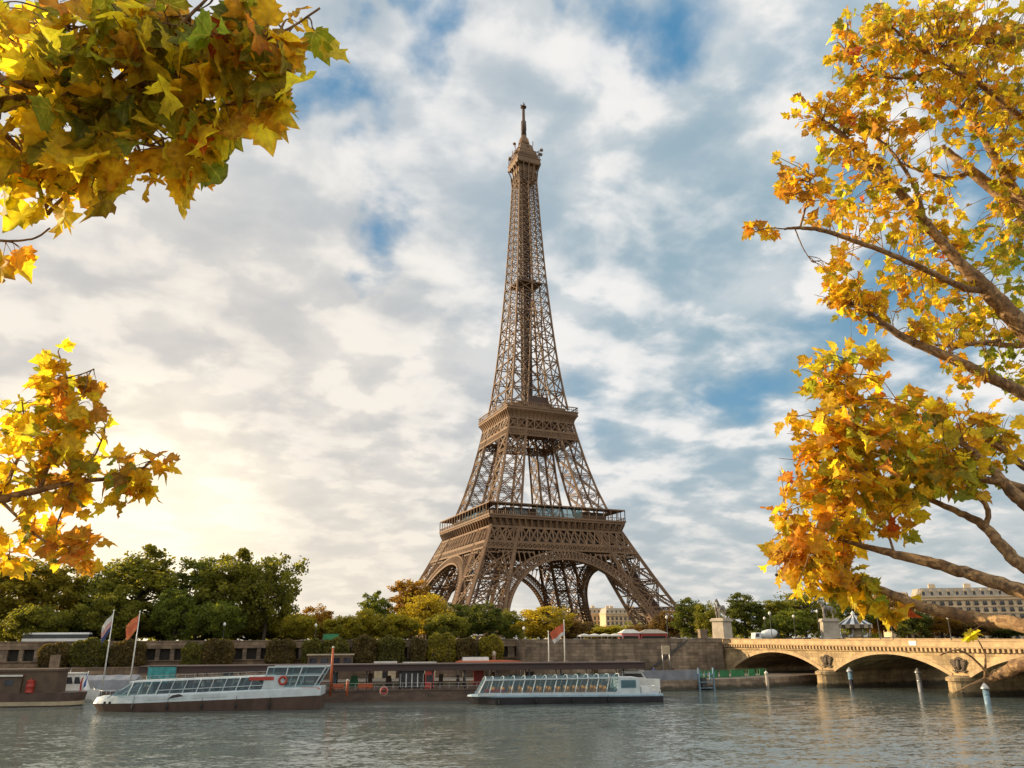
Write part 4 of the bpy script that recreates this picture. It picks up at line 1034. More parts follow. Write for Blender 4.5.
# carousel behind the bridge
P = bank(856, 638, 30); s_ = 34*mpp(P)/2
t = thing('carousel', 'round carousel with a striped peaked canopy behind the second statue', 'carousel', (P[0], P[1], GZ))
for k in range(24):
    pass
mb = MB(); n = 24; H = 5.2
for k in range(n):
    a0, a1 = 2*math.pi*k/n, 2*math.pi*(k+1)/n
    for (r0, z0, r1, z1) in ((s_, H, s_*.45, H+1.7), (s_*.45, H+1.7, .25, H+3.0)):
        mb.quad((r0*math.cos(a0), r0*math.sin(a0), z0), (r0*math.cos(a1), r0*math.sin(a1), z0), (r1*math.cos(a1), r1*math.sin(a1), z1), (r1*math.cos(a0), r1*math.sin(a0), z1), k % 2)
mb.lathe([(.5, H+2.8), (.6, H+3.2), (.1, H+4.0)], 10)
mb.build('canopy', [M['white'], M['zinc_dark']], t)
mb = MB()
for k in range(n):
    a0, a1 = 2*math.pi*k/n, 2*math.pi*(k+1)/n
    mb.quad((s_*math.cos(a0), s_*math.sin(a0), H), (s_*math.cos(a1), s_*math.sin(a1), H), (s_*math.cos(a1), s_*math.sin(a1), H-1.1), (s_*math.cos(a0), s_*math.sin(a0), H-1.1), k % 2)
mb.build('valance', [M['barge'], M['cream']], t)
mb = MB(); mb.lathe([(s_, 0), (s_, .5), (s_*.98, .55)], 24); mb.lathe([(1.8, .55), (1.7, H-.4)], 12); mb.build('platform', M['cream'], t)
for k in range(10):
    mb = MB(); a = 2*math.pi*k/10; mb.tube([(s_*.85*math.cos(a), s_*.85*math.sin(a), .5), (s_*.85*math.cos(a), s_*.85*math.sin(a), H)], .10, 6); mb.build('pole', M['steel'], t)
for k in range(10):
    a = 2*math.pi*(k+.5)/10; x, y = s_*.7*math.cos(a), s_*.7*math.sin(a); dx, dy = -math.sin(a), math.cos(a)
    mb = MB(); mb.tube([(x-dx*.8, y-dy*.8, 1.9), (x, y, 1.8), (x+dx*.7, y+dy*.7, 1.95), (x+dx*1.0, y+dy*1.0, 2.6), (x+dx*1.35, y+dy*1.35, 2.45)], [.2, .34, .3, .18, .1], 8)
    for e in (-.6, .6): mb.tube([(x+dx*e, y+dy*e, 1.7), (x+dx*(e+.3), y+dy*(e+.3), 1.0)], [.12, .06], 5)
    mb.build('wooden_horse', M['white'] if k % 2 else M['cream'], t)

# lamp posts
def lamp(px, ytop, P, label, arms=1, globe=True):
    base = np.array(P, float); X = base[0]
    d = ray(px, ytop); t_ = (base[:2]@d[:2])/(d[:2]@d[:2]); top = CAM+d*t_; h = max(3.0, top[2]-base[2])
    t = thing('street_lamp', label, 'lamp post', base, 0.4, 'street lamps on the far bank')
    mb = MB(); mb.lathe([(.28, 0), (.26, .5), (.14, .7), (.10, 1.4), (.07, h-.8), (.06, h-.5)], 8); mb.build('pole', M['darkmetal'], t)
    for k in range(arms):
        mb = MB()
        ox = 0 if arms == 1 else (-1.0 if k == 0 else 1.0)
        if arms == 1: mb.lathe([(.08, h-.55), (.30, h-.25), (.36, h), (.20, h+.25), (.03, h+.4)], 10)
        else: mb.box(ox-.55, ox+.55, -.18, .18, h-.3, h-.1); mb.beam((0, 0, h-.4), (ox*.6, 0, h-.25), .08)
        mb.build('lantern', M['lamp_glass'], t)
    return t
for px, yt, v, lab, arms in ((223, 624, 5, 'slim street lamp under the left grove', 1), (315, 625, 5, 'slim street lamp right of the left grove', 1), (524, 628, 4, 'slim street lamp left of the flags under the tower', 1),
                             (668, 617, 6, 'street lamp between the red kiosk and the parked cars', 1), (766.5, 618, 18, 'shorter lamp post behind the mixer truck', 1), (796, 616, 16, 'lamp post in the trees left of the second statue', 1)):
    P = bank(px, 639, v); lamp(px, yt, (P[0], P[1], GZ), lab, arms)
P = bank(478, 660, -4.2); lamp(478, 634, (P[0], P[1], 4.6), 'twin headed lamp post standing on the terrace between clipped shrubs', 2)
for px, yt, Y, lab in ((772, 613, 158, 'tall bridge lamp behind the mixer truck'), (820, 611, 140, 'tall bridge lamp just left of the second statue'), (880, 609, 124, 'tall bridge lamp right of the carousel'), (893, 613, 138, 'bridge lamp next to the tall one right of the carousel'), (951, 617, 116, 'bridge lamp in front of the apartment block')):
    far = px in (893, 951)
    d = ray(px, 637); x = 163.0 if px in (893, 820) else 135.5
    if px == 820: P = (165.2, 165.2*d[1]/d[0])
    elif px == 893: P = (163.0, 163.0*d[1]/d[0])
    elif px == 951: P = (163.0, 163.0*d[1]/d[0])
    else: P = (x, x*d[1]/d[0])
    lamp(px, yt, (P[0], P[1], 8.45), lab)
# stone chimney-like post beside the first statue
P = bank(703, 639, 1.2); t = thing('brick_post', 'square brown masonry post on the embankment left of the first statue', 'post', (P[0], P[1], 8.6), TH)
mb = MB(); mb.box(-.95, .95, -.8, .8, 0, 3.3); mb.box(-1.1, 1.1, -.95, .95, 3.303, 3.6); mb.build('shaft', M['stone'], t)

# ================================================================== LOWER QUAY, DOCK AND BOATS
DA = R(-17.5); D0 = np.array([26.0, 141.5]); DU = np.array([math.cos(DA), math.sin(DA)]); DN = np.array([-DU[1], DU[0]])
def dk(px, y, off):
    d = ray(px, y); t_ = (DN@D0+off)/(DN@d[:2]); return CAM+d*t_
def dock_thing(name, label, cat, px0, px1, y, off, z, group=None):
    a, b = dk(px0, y, off), dk(px1, y, off); c = (a+b)/2
    return thing(name, label, cat, (c[0], c[1], z), DA, group), float(np.linalg.norm((b-a)[:2]))
# floating dock with its long roof
a, b = dk(145, 667, 5), dk(641, 667, 5); Lr = float(np.linalg.norm((b-a)[:2]))
t = thing('boat_dock', 'long floating landing stage with a dark flat roof behind the two tour boats', 'dock', (a[0], a[1], 0), DA)
zt = 5.95
mb = MB(); mb.box(0, Lr, -3.2, 3.6, zt-1.05, zt-.12, inset=.05); mb.box(-.1, Lr+.1, -3.4, 3.8, zt-.117, zt+.06); mb.build('roof', M['roof_brown'], t)
mb = MB(); mb.box(10, Lr-4, -4.6, 4.2, -1, 1.75); mb.box(9.9, Lr-3.9, -4.75, 4.3, 1.753, 1.95); mb.build('pontoon', M['pontoon'], t)
mb = MB(); mb.box(12, Lr-6, 3.7, 3.9, 1.96, 2.9); mb.build('rear_bulwark', M['cream'], t)
for k in range(15):
    x = 4+k*(Lr-8)/14
    for y in (-2.8, 3.2):
        mb = MB(); mb.tube([(x, y, -.8 if (x < 10 or x > Lr-4) else 1.95), (x, y, zt-1.04)], .13, 8); mb.build('post', M['darkmetal'], t)
mb = MB(); x = 12.5
while x < Lr-8:
    mb.beam((x, -4.5, 1.95), (x, -4.5, 3.0), .06); x += 1.6
for z in (2.45, 3.0): mb.beam((12.5, -4.5, z), (Lr-8, -4.5, z), .06)
rl = mb.build('railing', M['steel'], t)
mb = MB()
for k in range(26):
    x = 3+k*(Lr-5)/26; w = random.uniform(.5, 2.2); mb = MB(); mb.box(x, x+w, 3.05, 3.3, 2.0, random.uniform(3.2, 4.7)); mb.box(x+.1, x+w-.1, 3.0, 3.04, 3.3, 3.9)
    mb.build('back_panel', random.choice([M['cream'], M['hull_brown'], M['green'], M['shadow_room'], M['bluegrey'], M['red'], M['barge']]), t)
# what stands on the dock
def dock_box(name, label, cat, px0, px1, off, z0, z1, m_, d=1.2, group=None, legs=False):
    t, w = dock_thing(name, label, cat, px0, px1, 680, off, z0, group)
    h = z1-z0
    return t, w, h
t, w, h = dock_box('red_booth', 'tall dark red ticket booth under the dock roof', 'booth', 425, 434, 3.0, 1.96, 4.9, 'red')
mb = MB(); mb.box(-w/2, w/2, -.8, .8, 0, h-.05); mb.build('wall', M['red'], t)
mb = MB(); mb.box(-w/2+.25, w/2-.25, -.84, -.81, 1.1, 2.2); mb.build('window', M['pane'], t)
mb = MB(); mb.box(-w/2-.1, w/2+.1, -.95, .9, h-.047, h+.05); mb.build('cap', M['roof_brown'], t)
t, w, h = dock_box('glass_kiosk', 'dark glazed kiosk with white framed doors left of the red booth', 'kiosk', 400, 424, 3.6, 1.96, 4.85, 'pane')
mb = MB(); mb.box(-w/2, w/2, -.9, .9, 0, h); mb.build('wall', M['hull_dark'], t)
for k in range(4):
    mb = MB(); x0 = -w/2+.1+k*(w-.2)/4; mb.box(x0+.08, x0+(w-.2)/4-.08, -.96, -.92, .3, h-.5, 0)
    for (xa, xb, za, zb) in ((x0, x0+.08, .2, h-.4), (x0+(w-.2)/4-.08, x0+(w-.2)/4, .2, h-.4)): mb.box(xa, xb, -.99, -.91, za, zb, 1)
    mb.build('door', [M['pane'], M['white']], t)
for i, (p0, p1, lab) in enumerate(((333, 344, 'orange red bench with a slatted back on the dock, left one'), (358, 373, 'orange red bench with a slatted back on the dock, nearer the lifebuoy'))):
    t, w, h = dock_box('dock_bench', lab, 'bench', p0, p1, -2.6, 1.96, 3, 'orange', group='red benches on the dock')
    mb = MB(); mb.box(-w/2, w/2, -.3, .3, .42, .5); mb.build('seat', M['orange'], t)
    mb = MB(); [mb.box(-w/2, w/2, .28, .34, .6+.2*k, .74+.2*k) for k in range(3)]; mb.build('backrest', M['orange'], t)
    for x in (-w/2+.2, w/2-.2):
        mb = MB(); mb.box(x-.05, x+.05, -.28, .34, 0, .42); mb.build('leg', M['darkmetal'], t)
for px, y0, y1, off, lab in ((330.5, 648, 690, -1.5, 'tall orange mooring pile by the left end of the dock roof'), (347, 681, 690, -3.6, 'short orange post on the dock edge'), ):
    A, B = dk(px, y0, off), dk(px, y1, off); t = thing('mooring_pile', lab, 'post', (B[0], B[1], max(0, B[2])))
    mb = MB(); hh = A[2]-max(0, B[2]); mb.tube([(0, 0, -1), (0, 0, hh*.6), (0, 0, hh)], [.2, .2, .18], 12); mb.build('pile', M['orange'], t)
    mb = MB(); mb.lathe([(.21, hh), (.21, hh+.12), (.05, hh+.3)], 12); mb.build('cap', M['canvas'], t)
A = dk(384, 691, -4.85); t = thing('lifebuoy', 'red ring lifebuoy hung on the side of the dock', 'lifebuoy', (A[0], A[1], A[2]), DA)
mb = MB(); ring = [(.48*math.cos(2*math.pi*k/16), 0, .48*math.sin(2*math.pi*k/16)) for k in range(17)]; mb.tube(ring, .14, 8, cap=False); mb.build('ring', M['red'], t)
mb = MB(); mb.tube([(.66*math.cos(2*math.pi*k/16), 0, .66*math.sin(2*math.pi*k/16)) for k in range(17)], .03, 5, cap=False); mb.build('rope', M['canvas'], t)
# teal tarpaulin hung at the dock's left end
A, B = dk(148, 664, 1.2), dk(176, 677, 1.2); t, w = dock_thing('tarpaulin', 'teal tarpaulin screen hung at the left end of the dock roof', 'tarpaulin', 148, 176.5, 670, 1.35, 0)
mb = MB(); n = 24; rows = []
zt0, zb0 = 5.9, 3.15
rows = [[(-w/2+w*k/n, -.12*math.sin(k*1.3)*(.3+j*.35)-(.1 if k == 12 else 0), zt0+(zb0-zt0)*j/4-.05*math.sin(k*.7)*(j/4)) for k in range(n+1)] for j in range(5)]
vs = [p for r in rows for p in r]; mb.add(vs, [(j*(n+1)+k, j*(n+1)+k+1, (j+1)*(n+1)+k+1, (j+1)*(n+1)+k) for j in range(4) for k in range(n)], 0, True)
mb.build('sheet', M['teal'], t); mb = MB(); mb.beam((-w/2, 0, 6.0), (w/2, 0, 6.0), .14, caps=True); [mb.tube([(x, .05, 0), (x, .05, 6.0)], .09, 6) for x in (-w/2, 0, w/2)]; mb.build('frame', M['darkmetal'], t)
# kiosks on the quay behind the roof
def quay_hut(label, px0, px1, v, z0, z1, m_, name='quay_hut'):
    a, b = bank(px0, 660, v), bank(px1, 660, v); c = (a+b)/2; w = float(np.linalg.norm((b-a)[:2]))
    return thing(name, label, 'hut', (c[0], c[1], z0), TH), w
t, w = quay_hut('tan flat roofed hut behind the dock roof beside the orange pile', 308, 353, -10, QZ, 8, 'cream'); zt_ = bank(330, 654, -10)[2]-QZ
mb = MB(); mb.box(-w/2, w/2, -1.6, 1.6, 0, zt_-.25); mb.build('wall', M['barge'], t)
mb = MB(); mb.box(-w/2-.25, w/2+.25, -1.9, 1.9, zt_-.247, zt_); mb.build('roof', M['cream'], t)
for k in range(4):
    mb = MB(); x = -w/2+w*(k+.5)/4; mb.box(x-.8, x+.8, -1.66, -1.62, zt_*.45, zt_*.85); mb.build('window', M['pane'], t)
for p0, p1, ztop, lab in ((374, 397, 661.5, 'low white flat roof of a hut behind the dock, left of the black doorway'), (403, 436, 662, 'long low white flat roof of a hut behind the dock, under the largest clipped shrub')):
    t, w = quay_hut(lab, p0, p1, -9, QZ, 6, 'canvas'); zt_ = bank((p0+p1)/2, ztop, -9)[2]-QZ
    mb = MB(); mb.box(-w/2+.2, w/2-.2, -1.4, 1.4, 0, zt_-.3); mb.build('wall', M['cream'], t); mb = MB(); mb.box(-w/2, w/2, -1.7, 1.7, zt_-.297, zt_); mb.build('roof', M['canvas'], t)
    mb = MB(); mb.box(-.6, .6, -1.46, -1.42, .1, 2.1); mb.build('door', M['pane'], t)
t, w = quay_hut('orange awning with a white rooftop box behind the dock near the twin lamp', 456, 520, -9, QZ, 6, 'orange', 'awning_stand'); zt_ = bank(480, 660.5, -9)[2]-QZ
mb = MB(); mb.loft([[(-w/2, -2.2, zt_-.45), (w/2, -2.2, zt_-.45), (w/2, 2.2, zt_-.45), (-w/2, 2.2, zt_-.45)], [(-w/2, -2.2, zt_-.2), (w/2, -2.2, zt_-.2), (w/2, 2.2, zt_-.2), (-w/2, 2.2, zt_-.2)], [(-w/2+1, -.5, zt_+.1), (w/2-4, -.5, zt_+.1), (w/2-4, .5, zt_+.1), (-w/2+1, .5, zt_+.1)]]); mb.build('awning', M['orange'], t)
mb = MB(); mb.box(-w/2+1.4, -w/2+7.4, -1, 1, zt_-.1, zt_+.75, inset=.1); mb.build('roof_box', M['white'], t)
for x in (-w/2+.3, 0, w/2-.3):
    for y in (-2, 2):
        mb = MB(); mb.tube([(x, y, 0), (x, y, zt_-.4)], .07, 6); mb.build('pole', M['steel'], t)
P = bank(494, 664, -7); t = thing('stone_bollard', 'pale stone pillar with a ball top right of the twin lamp', 'pillar', (P[0], P[1], QZ))
hh = bank(494, 651, -7)[2]-QZ; mb = MB(); mb.lathe([(.45, 0), (.42, hh-1.0), (.55, hh-.95), (.3, hh-.7), (.48, hh-.35), (.12, hh)], 12); mb.build('shaft', M['pedestal'], t)
P = bank(53, 672, -14); A = bank(53, 655, -14); t = thing('wooden_board', 'tall upright tan wooden board standing on the quay at the far left', 'board', (P[0], P[1], QZ), TH)
mb = MB(); w = 9.5*mpp(P)/2; hh = A[2]-QZ
[mb.box(-w+2*w*k/5+.02, -w+2*w*(k+1)/5-.02, -.06, .06, 0, hh) for k in range(5)]; mb.build('plank', M['deck'], t)
mb = MB(); mb.beam((-w, .1, .6), (w, .1, .6), .1); mb.beam((-w, .1, hh-.6), (w, .1, hh-.6), .1); mb.beam((w*.4, 0, hh), (w*.55, 0, hh+1.2), .1); mb.build('batten', M['bark_far'], t)
# sign on two posts, blue landing frame, fences and railings on the right quay
a_, b_ = bank(663.5, 672, -8), bank(670.5, 672, -8); hh = bank(667, 645.5, -8)[2]-QZ; hb = bank(667, 654, -8)[2]-QZ; c = (a_+b_)/2; w = float(np.linalg.norm((b_-a_)[:2]))
t = thing('notice_board', 'pale blank notice panel on two tall posts beside the quay stairs', 'sign', (c[0], c[1], QZ), TH)
for x in (-w/2, w/2):
    mb = MB(); mb.tube([(x, 0, 0), (x, 0, hh)], .12, 8); mb.build('post', M['steel'], t)
mb = MB(); mb.box(-w/2-.1, w/2+.1, -.2, -.123, hb, hh); mb.build('panel', M['cream'], t)
def edge_pt(px):      # quay edge below a pixel column
    d = ray(px, 680); best = None
    for (p, q) in zip(edge[:-1], edge[1:]):
        p = np.array(p); q = np.array(q); A_ = np.array([[d[0], -(q-p)[0]], [d[1], -(q-p)[1]]])
        try: s_ = np.linalg.solve(A_, p)
        except Exception: continue
        if 0 <= s_[1] <= 1 and s_[0] > 0: best = d[:2]*s_[0]
    return best
t = thing('quay_fence', 'pale grey slatted fence along the quay edge right of the glass topped boat', 'fence', (0, 0, QZ))
mbp = MB(); ps = [edge_pt(x) for x in np.linspace(640, 701, 70)]
for p in ps: mbp.box(p[0]-.09, p[0]+.09, p[1]+.25, p[1]+.31, 0, 1.9)
for p, q in zip(ps[:-1], ps[1:]):
    for z in (.25, 1.75): mbp.beam((p[0], p[1]+.36, z), (q[0], q[1]+.36, z), .09)
mbp.build('slats', M['grey'], t)
t = thing('quay_railing', 'green railing along the quay in front of the first bridge arch', 'railing', (0, 0, QZ))
ps = [edge_pt(x)+np.array([0, 5.5]) for x in np.linspace(697, 784, 40)]
mb = MB()
for p in ps: mb.beam((p[0], p[1], 0), (p[0], p[1], 1.45), .08)
for p, q in zip(ps[:-1], ps[1:]):
    for z in (.1, 1.45): mb.beam((p[0], p[1], z), (q[0], q[1], z), .10)
    if random.random() < .85: mb.quad((p[0], p[1], .15), (q[0], q[1], .15), (q[0], q[1], 1.4), (p[0], p[1], 1.4), 0)
mb.build('panel', M['green'], t)
p = edge_pt(703); t = thing('landing_frame', 'blue grey steel landing frame at the quay edge', 'frame', (p[0], p[1]-.6, 0), -.2)
for x in (-1.6, 1.6):
    for y in (-.8, .8):
        mb = MB(); mb.box(x-.14, x+.14, y-.14, y+.14, -1, 4.3 if y < 0 else 3.3); mb.build('post', M['bluegrey'], t)
mb = MB(); mb.box(-1.46, 1.46, -.7, .7, .35, .5); mb.box(-1.46, 1.46, -.86, -.7, 1.5, 1.65); mb.box(-1.46, 1.46, -.86, -.7, 3.0, 3.15); mb.build('crossbar', M['bluegrey'], t)
mb = MB(); mb.box(-.9, .1, -.68, .2, .503, 2.4); mb.build('locker', M['darkmetal'], t)
p = onz(768, 689, 0); t = thing('wooden_pile', 'slim weathered mooring pile in the water by the quay before the bridge', 'pile', (p[0], p[1], 0))
mb = MB(); mb.tube([(0, 0, -2), (0, 0, 1.6), (-.1, 0, 3.1)], [.34, .32, .28], 10); mb.build('pile', M['pedestal'], t); mb = MB(); mb.lathe([(.33, 2.9), (.36, 3.2), (.1, 3.5)], 10, (-.09, 0, 0)); mb.build('cap', M['canvas'], t)
for i, (px, yb, yt, lab) in enumerate(((852, 689, 667, 'dark and white mooring pile with a conical cap beside the first bridge pier'), (921, 692, 668, 'white banded mooring pile under the middle bridge arch'), (988, 704, 683, 'pale blue mooring pile beside the second bridge pier'))):
    p = onz(px, yb, 0); d = ray(px, yt); t_ = (p[:2]@d[:2])/(d[:2]@d[:2]); hh = (CAM+d*t_)[2]
    t = thing('mooring_pile', lab, 'pile', (p[0], p[1], 0), 0, 'mooring piles by the bridge'); r_ = .44
    mb = MB(); mb.lathe([(r_, -2), (r_, hh*.42)], 14); mb.build('lower_tube', M['bluegrey'] if i == 2 else (M['hull_dark'] if i == 0 else M['grey']), t)
    mb = MB(); mb.lathe([(r_*1.03, hh*.42), (r_*1.03, hh*.5), (r_, hh*.5), (r_, hh-.9)], 14); mb.build('upper_tube', M['bluegrey'] if i != 1 else M['steel'], t)
    mb = MB(); mb.lathe([(r_*1.5, hh-.9), (r_*1.5, hh-.75), (.1, hh)], 14); mb.build('cap', M['steel'], t)

# ------------------------------------------------------------------ flagpoles
Mflag = {'pink': mat('faded_flag', (.55, .30, .28), .8, .15, 2), 'orange': mat('orange_flag', (.62, .17, .06), .8, .15, 2), 'redflag': mat('red_flag', (.55, .12, .05), .8, .2, 1), 'wht': mat('white_flag_stripe', (.6, .57, .52), .8, .1, 1), 'navy': mat('navy_flag_stripe', (.05, .06, .16), .8, .1, 1)}
def flagpole(label, px, ybot, ytop, off, flags, droop, z0=0.5):
    A = dk(px, ybot, off); d = ray(px, ytop); 
    d2 = ray(px+ (2 if px < 300 else 0), ytop); base = np.array([A[0], A[1], max(z0, A[2])])
    # vertical pole: its foot decides the place, its top pixel row the height
    tt = (base[:2]@d[:2])/(d[:2]@d[:2]); h = (CAM+d*tt)[2]-base[2]
    t = thing('flagpole', label, 'flagpole', base, DA, 'flagpoles on the bank')
    mb = MB(); mb.tube([(0, 0, -.5), (0, 0, h*.6), (0, 0, h)], [.13, .10, .06], 8); mb.lathe([(.12, h), (.14, h+.12), (.03, h+.25)], 8); mb.build('pole', M['white'], t)
    if flags:
        mb = MB(); n = 10; W_, H_ = droop
        for j in range(n):
            for i in range(8):
                def q(i, j):
                    u = i/8; v = j/n; x = -W_*u*(0.55+.45*math.cos(v*1.2)); z = h-.3-H_*v-u*H_*.75-.1*math.sin(u*9+v*3); return (x-.08, .22*math.sin(u*8+v*2)*u, z)
                mb.quad(q(i, j), q(i+1, j), q(i+1, j+1), q(i, j+1), min(len(flags)-1, int(len(flags)*(j/n))))
        mb.build('flag', [Mflag[k] for k in flags], t)
    return t
flagpole('white flagpole with a drooping pale pink flag at the left', 103, 683, 611, 6, ['wht', 'pink', 'navy'], (1.6, 3.0))
flagpole('white flagpole with a drooping orange flag, second from the left', 129, 690, 612, 5, ['orange', 'redflag', 'orange'], (2.0, 2.6))
flagpole('bare white flagpole left of the red flag in front of the stone wall', 549, 664, 632, 8, None, None, 2)
flagpole('flagpole flying a red and white flag in front of the stone wall', 565, 664, 621, 8, ['redflag', 'redflag', 'wht'], (2.6, 2.2), 2)
for px, off in ((549, 8), (565, 8)): pass

# ------------------------------------------------------------------ boats
def hull_rings(L, B, zs, nose=4.0, flare=.12, n=14, stern_w=.9, rake=1.2):
    """rings of (x, y, z) outlines at given heights: zs = list of (height function of x, width factor)"""
    xs = [0, .6, 1.5, nose, nose*1.8]+[nose*1.8+(L-nose*1.8)*k/8 for k in range(1, 9)]
    def half(x): return B/2*min(1, (x/ (nose*1.8))**.75 if x > 0 else 0.02)*(1 if x < L*.85 else 1-(1-stern_w)*(x-L*.85)/(L*.15))
    out = []
    for zf, wf, sh in zs:
        ring = [(x+sh*max(0, 1-x/(nose*2)), -half(x)*wf, zf(x)) for x in xs]+[(x+sh*max(0, 1-x/(nose*2)), half(x)*wf, zf(x)) for x in reversed(xs)]
        out.append(ring)
    return out
def frame_thing(name, label, cat, A, B):
    ang = math.atan2(B[1]-A[1], B[0]-A[0]); return thing(name, label, cat, (A[0], A[1], 0), ang), math.hypot(B[0]-A[0], B[1]-A[1])
# left tour boat
A, B = onz(92, 711, 0), onz(322, 708, 0)
t, L = frame_thing('tour_boat', 'long low brown hulled tour boat with a white upper band and raised glazed stern', 'boat', A, B)
sh = lambda z0, z1: (lambda x: z0+(z1-z0)*(x/L)**1.1)
mb = MB(); mb.loft(hull_rings(L, 6.2, [(lambda x: -.8, .8, 1.8), (lambda x: .05, .93, .8), (sh(1.05, 2.0), 1.0, 0)]), 0, False); mb.build('hull', M['hull_brown'], t)
mb = MB(); mb.loft(hull_rings(L, 6.24, [(sh(1.053, 2.003), 1.0, 0), (sh(1.95, 3.1), .97, .5), (sh(2.2, 3.25), .90, 1.4)]), 0, False); mb.build('gunwale', M['boat_white'], t)
mb = MB()
for (x0, x1) in ((9, 14.5), (15.5, 20.5)): mb.prism([(x0, sh(1.9, 3.1)(x0)-.55), (x1, sh(1.9, 3.1)(x1)-.55), (x1, sh(1.9, 3.1)(x1)-.1), (x0, sh(1.9, 3.1)(x0)-.1)], 'y', -3.16, -2.9)
mb.build('side_locker', M['boat_white'], t)
mb = MB(); mb.prism([(11.8, 1.75), (14.2, 2.15), (13.5, 2.45), (12.6, 2.3)], 'y', -3.18, -3.10); [mb.lathe([(.16, -.02), (.16, .02)], 8, (x, -2.2+.1*x, 0)) for x in ()]; mb.build('vent', M['hull_dark'], t)
rf = lambda x: 4.0+1.05*(x/L)
mb = MB(); gl = []
mb.loft([[(x, -2.55, sh(2.15, 3.2)(x)+.1), (x+dx, -2.2, rf(x)-.1), (x+dx, 2.2, rf(x)-.1), (x, 2.55, sh(2.15, 3.2)(x)+.1)] for x, dx in ((3.2, 3.0), (10, .3), (18, .2), (25.8, .1))], 0, False); mb.build('cabin_glazing', M['cabin_glass'], t)
mb = MB(); mb.loft([[(x, -2.35, rf(x)-.09), (x, -2.2, rf(x)+.1), (x, 2.2, rf(x)+.1), (x, 2.35, rf(x)-.09)] for x in (5.8, 9, 14, 20, 26.5)], 0, False); mb.build('roof', M['boat_white'], t)
for k in range(12):
    x = 5.8+(k*1.35 if k < 4 else 4.05+(k-3)*1.95)
    for s_ in (-1, 1):
        mb = MB(); mb.beam((x, s_*2.60, sh(2.15, 3.2)(x)), (x+.55, s_*2.28, rf(x)), .14 if k % 3 else .5, .10, caps=True); mb.build('window_frame', M['boat_white'], t)
for s_ in (-1, 1):
    mb = MB(); mb.beam((9.9, s_*2.58, sh(2.15, 3.2)(9.9)+.55), (25.6, s_*2.52, sh(2.15, 3.2)(25.6)+.62), .16, .10, caps=True); mb.build('side_rail', M['boat_white'], t)
for s_ in (-1, 1):
    mb = MB(); mb.beam((2.9, s_*2.4, 2.0), (6.1, s_*2.25, 3.95), .16, caps=True); mb.build('windscreen_frame', M['boat_white'], t)
mb = MB()
for k in range(16):
    x = 6+k*1.3; mb.beam((x, -2.1, rf(x)), (x, -2.1, rf(x)+.75), .05)
mb.beam((6, -2.1, rf(6)+.75), (26, -2.1, rf(26)+.75), .06); mb.beam((6, -2.1, rf(6)+.4), (26, -2.1, rf(26)+.4), .04); mb.build('handrail', M['steel'], t)
mb = MB()
for k in range(11):
    mb = MB(); x = 9+k*1.5; mb.box(x, x+.15, -2.0, 2.0, 2.6, 3.9); mb.box(x-.5, x-.003, -2, 2, 2.9, 3.05); mb.build('seat_row', M['grey'] if k % 3 else M['bluegrey'], t)
# raised stern
mb = MB(); mb.loft([[(25.6, -2.5, 3.0), (26.2, -2.45, 6.1), (26.2, 2.45, 6.1), (25.6, 2.5, 3.0)], [(L-1.2, -2.6, 3.1), (L+.6, -2.5, 6.1), (L+.6, 2.5, 6.1), (L-1.2, 2.6, 3.1)]], 0, False); mb.build('stern_glazing', M['cabin_glass'], t)
mb = MB()
for (p, q) in (((25.6, 3.0), (26.2, 6.15)), ((28.7, 3.1), (29.2, 6.15)), ((L-1.2, 3.1), (L+.6, 6.15)), ((26.2, 6.15), (L+.6, 6.15)), ((25.9, 4.9), (L-.2, 4.9)), ((25.6, 3.1), (L-1.2, 3.15)), ((30.4, 3.1), (31.4, 6.15))):
    for y in (-2.62, 2.62): mb.beam((p[0], y, p[1]), (q[0], y, q[1]), .22, .16, caps=True)
mb.beam((L+.6, -2.5, 6.1), (L+.6, 2.5, 6.1), .2); mb.build('stern_frame', M['boat_white'], t)
mb = MB(); mb.box(25.7, 28.7, -2.72, -2.64, 3.1, 4.9); mb.build('side_panel', M['boat_white'], t)
mb = MB(); mb.box(23.5, 27.2, -2.78, -2.722, 4.25, 4.75); mb.build('stripe', M['red'], t)
mb = MB(); mb.tube([(28.6+.55*math.cos(2*math.pi*k/16), -2.85, 4.2+.55*math.sin(2*math.pi*k/16)) for k in range(17)], .17, 8, cap=False); mb.build('lifebuoy_ring', M['red'], t)
mb = MB(); mb.box(L-3.0, L-.2, -2.76, -2.7, 2.6, 3.15); mb.build('stern_panel', M['pink'], t)
for x in (2.5, 3.3):
    mb = MB(); mb.tube([(x, -2.05-.25*(x-2.5), 1.3), (x, -2.3-.25*(x-2.5), 1.3)], .17, 8); mb.build('porthole', M['black_rubber'], t)
for x in (7, 12, 17, 22, 27):
    mb = MB(); y = -3.28; mb.tube([(x, y, .25), (x, y, .45), (x, y, 1.0), (x, y, 1.15)], [.08, .17, .17, .08], 8); mb.tube([(x, y, 1.15), (x, -3.0, 2.4)], .025, 4); mb.build('fender', M['black_rubber'], t)
mb = MB(); mb.tube([(1.2, -.4, 2.3), (.2, -.3, 2.9), (-.3, 0, 3.3)], .03, 5); [mb.tube([(x, s_*1.2*(x/5)**.5, 2.1), (x, s_*1.2*(x/5)**.5, 2.9)], .035, 5) for x in (.8, 2.0, 3.4) for s_ in (-1, 1)]
for s_ in (-1, 1): mb.tube([(.8, s_*.48, 2.9), (2.0, s_*.76, 2.9), (3.4, s_*.99, 2.9)], .035, 5)
mb.build('bow_railing', M['steel'], t)
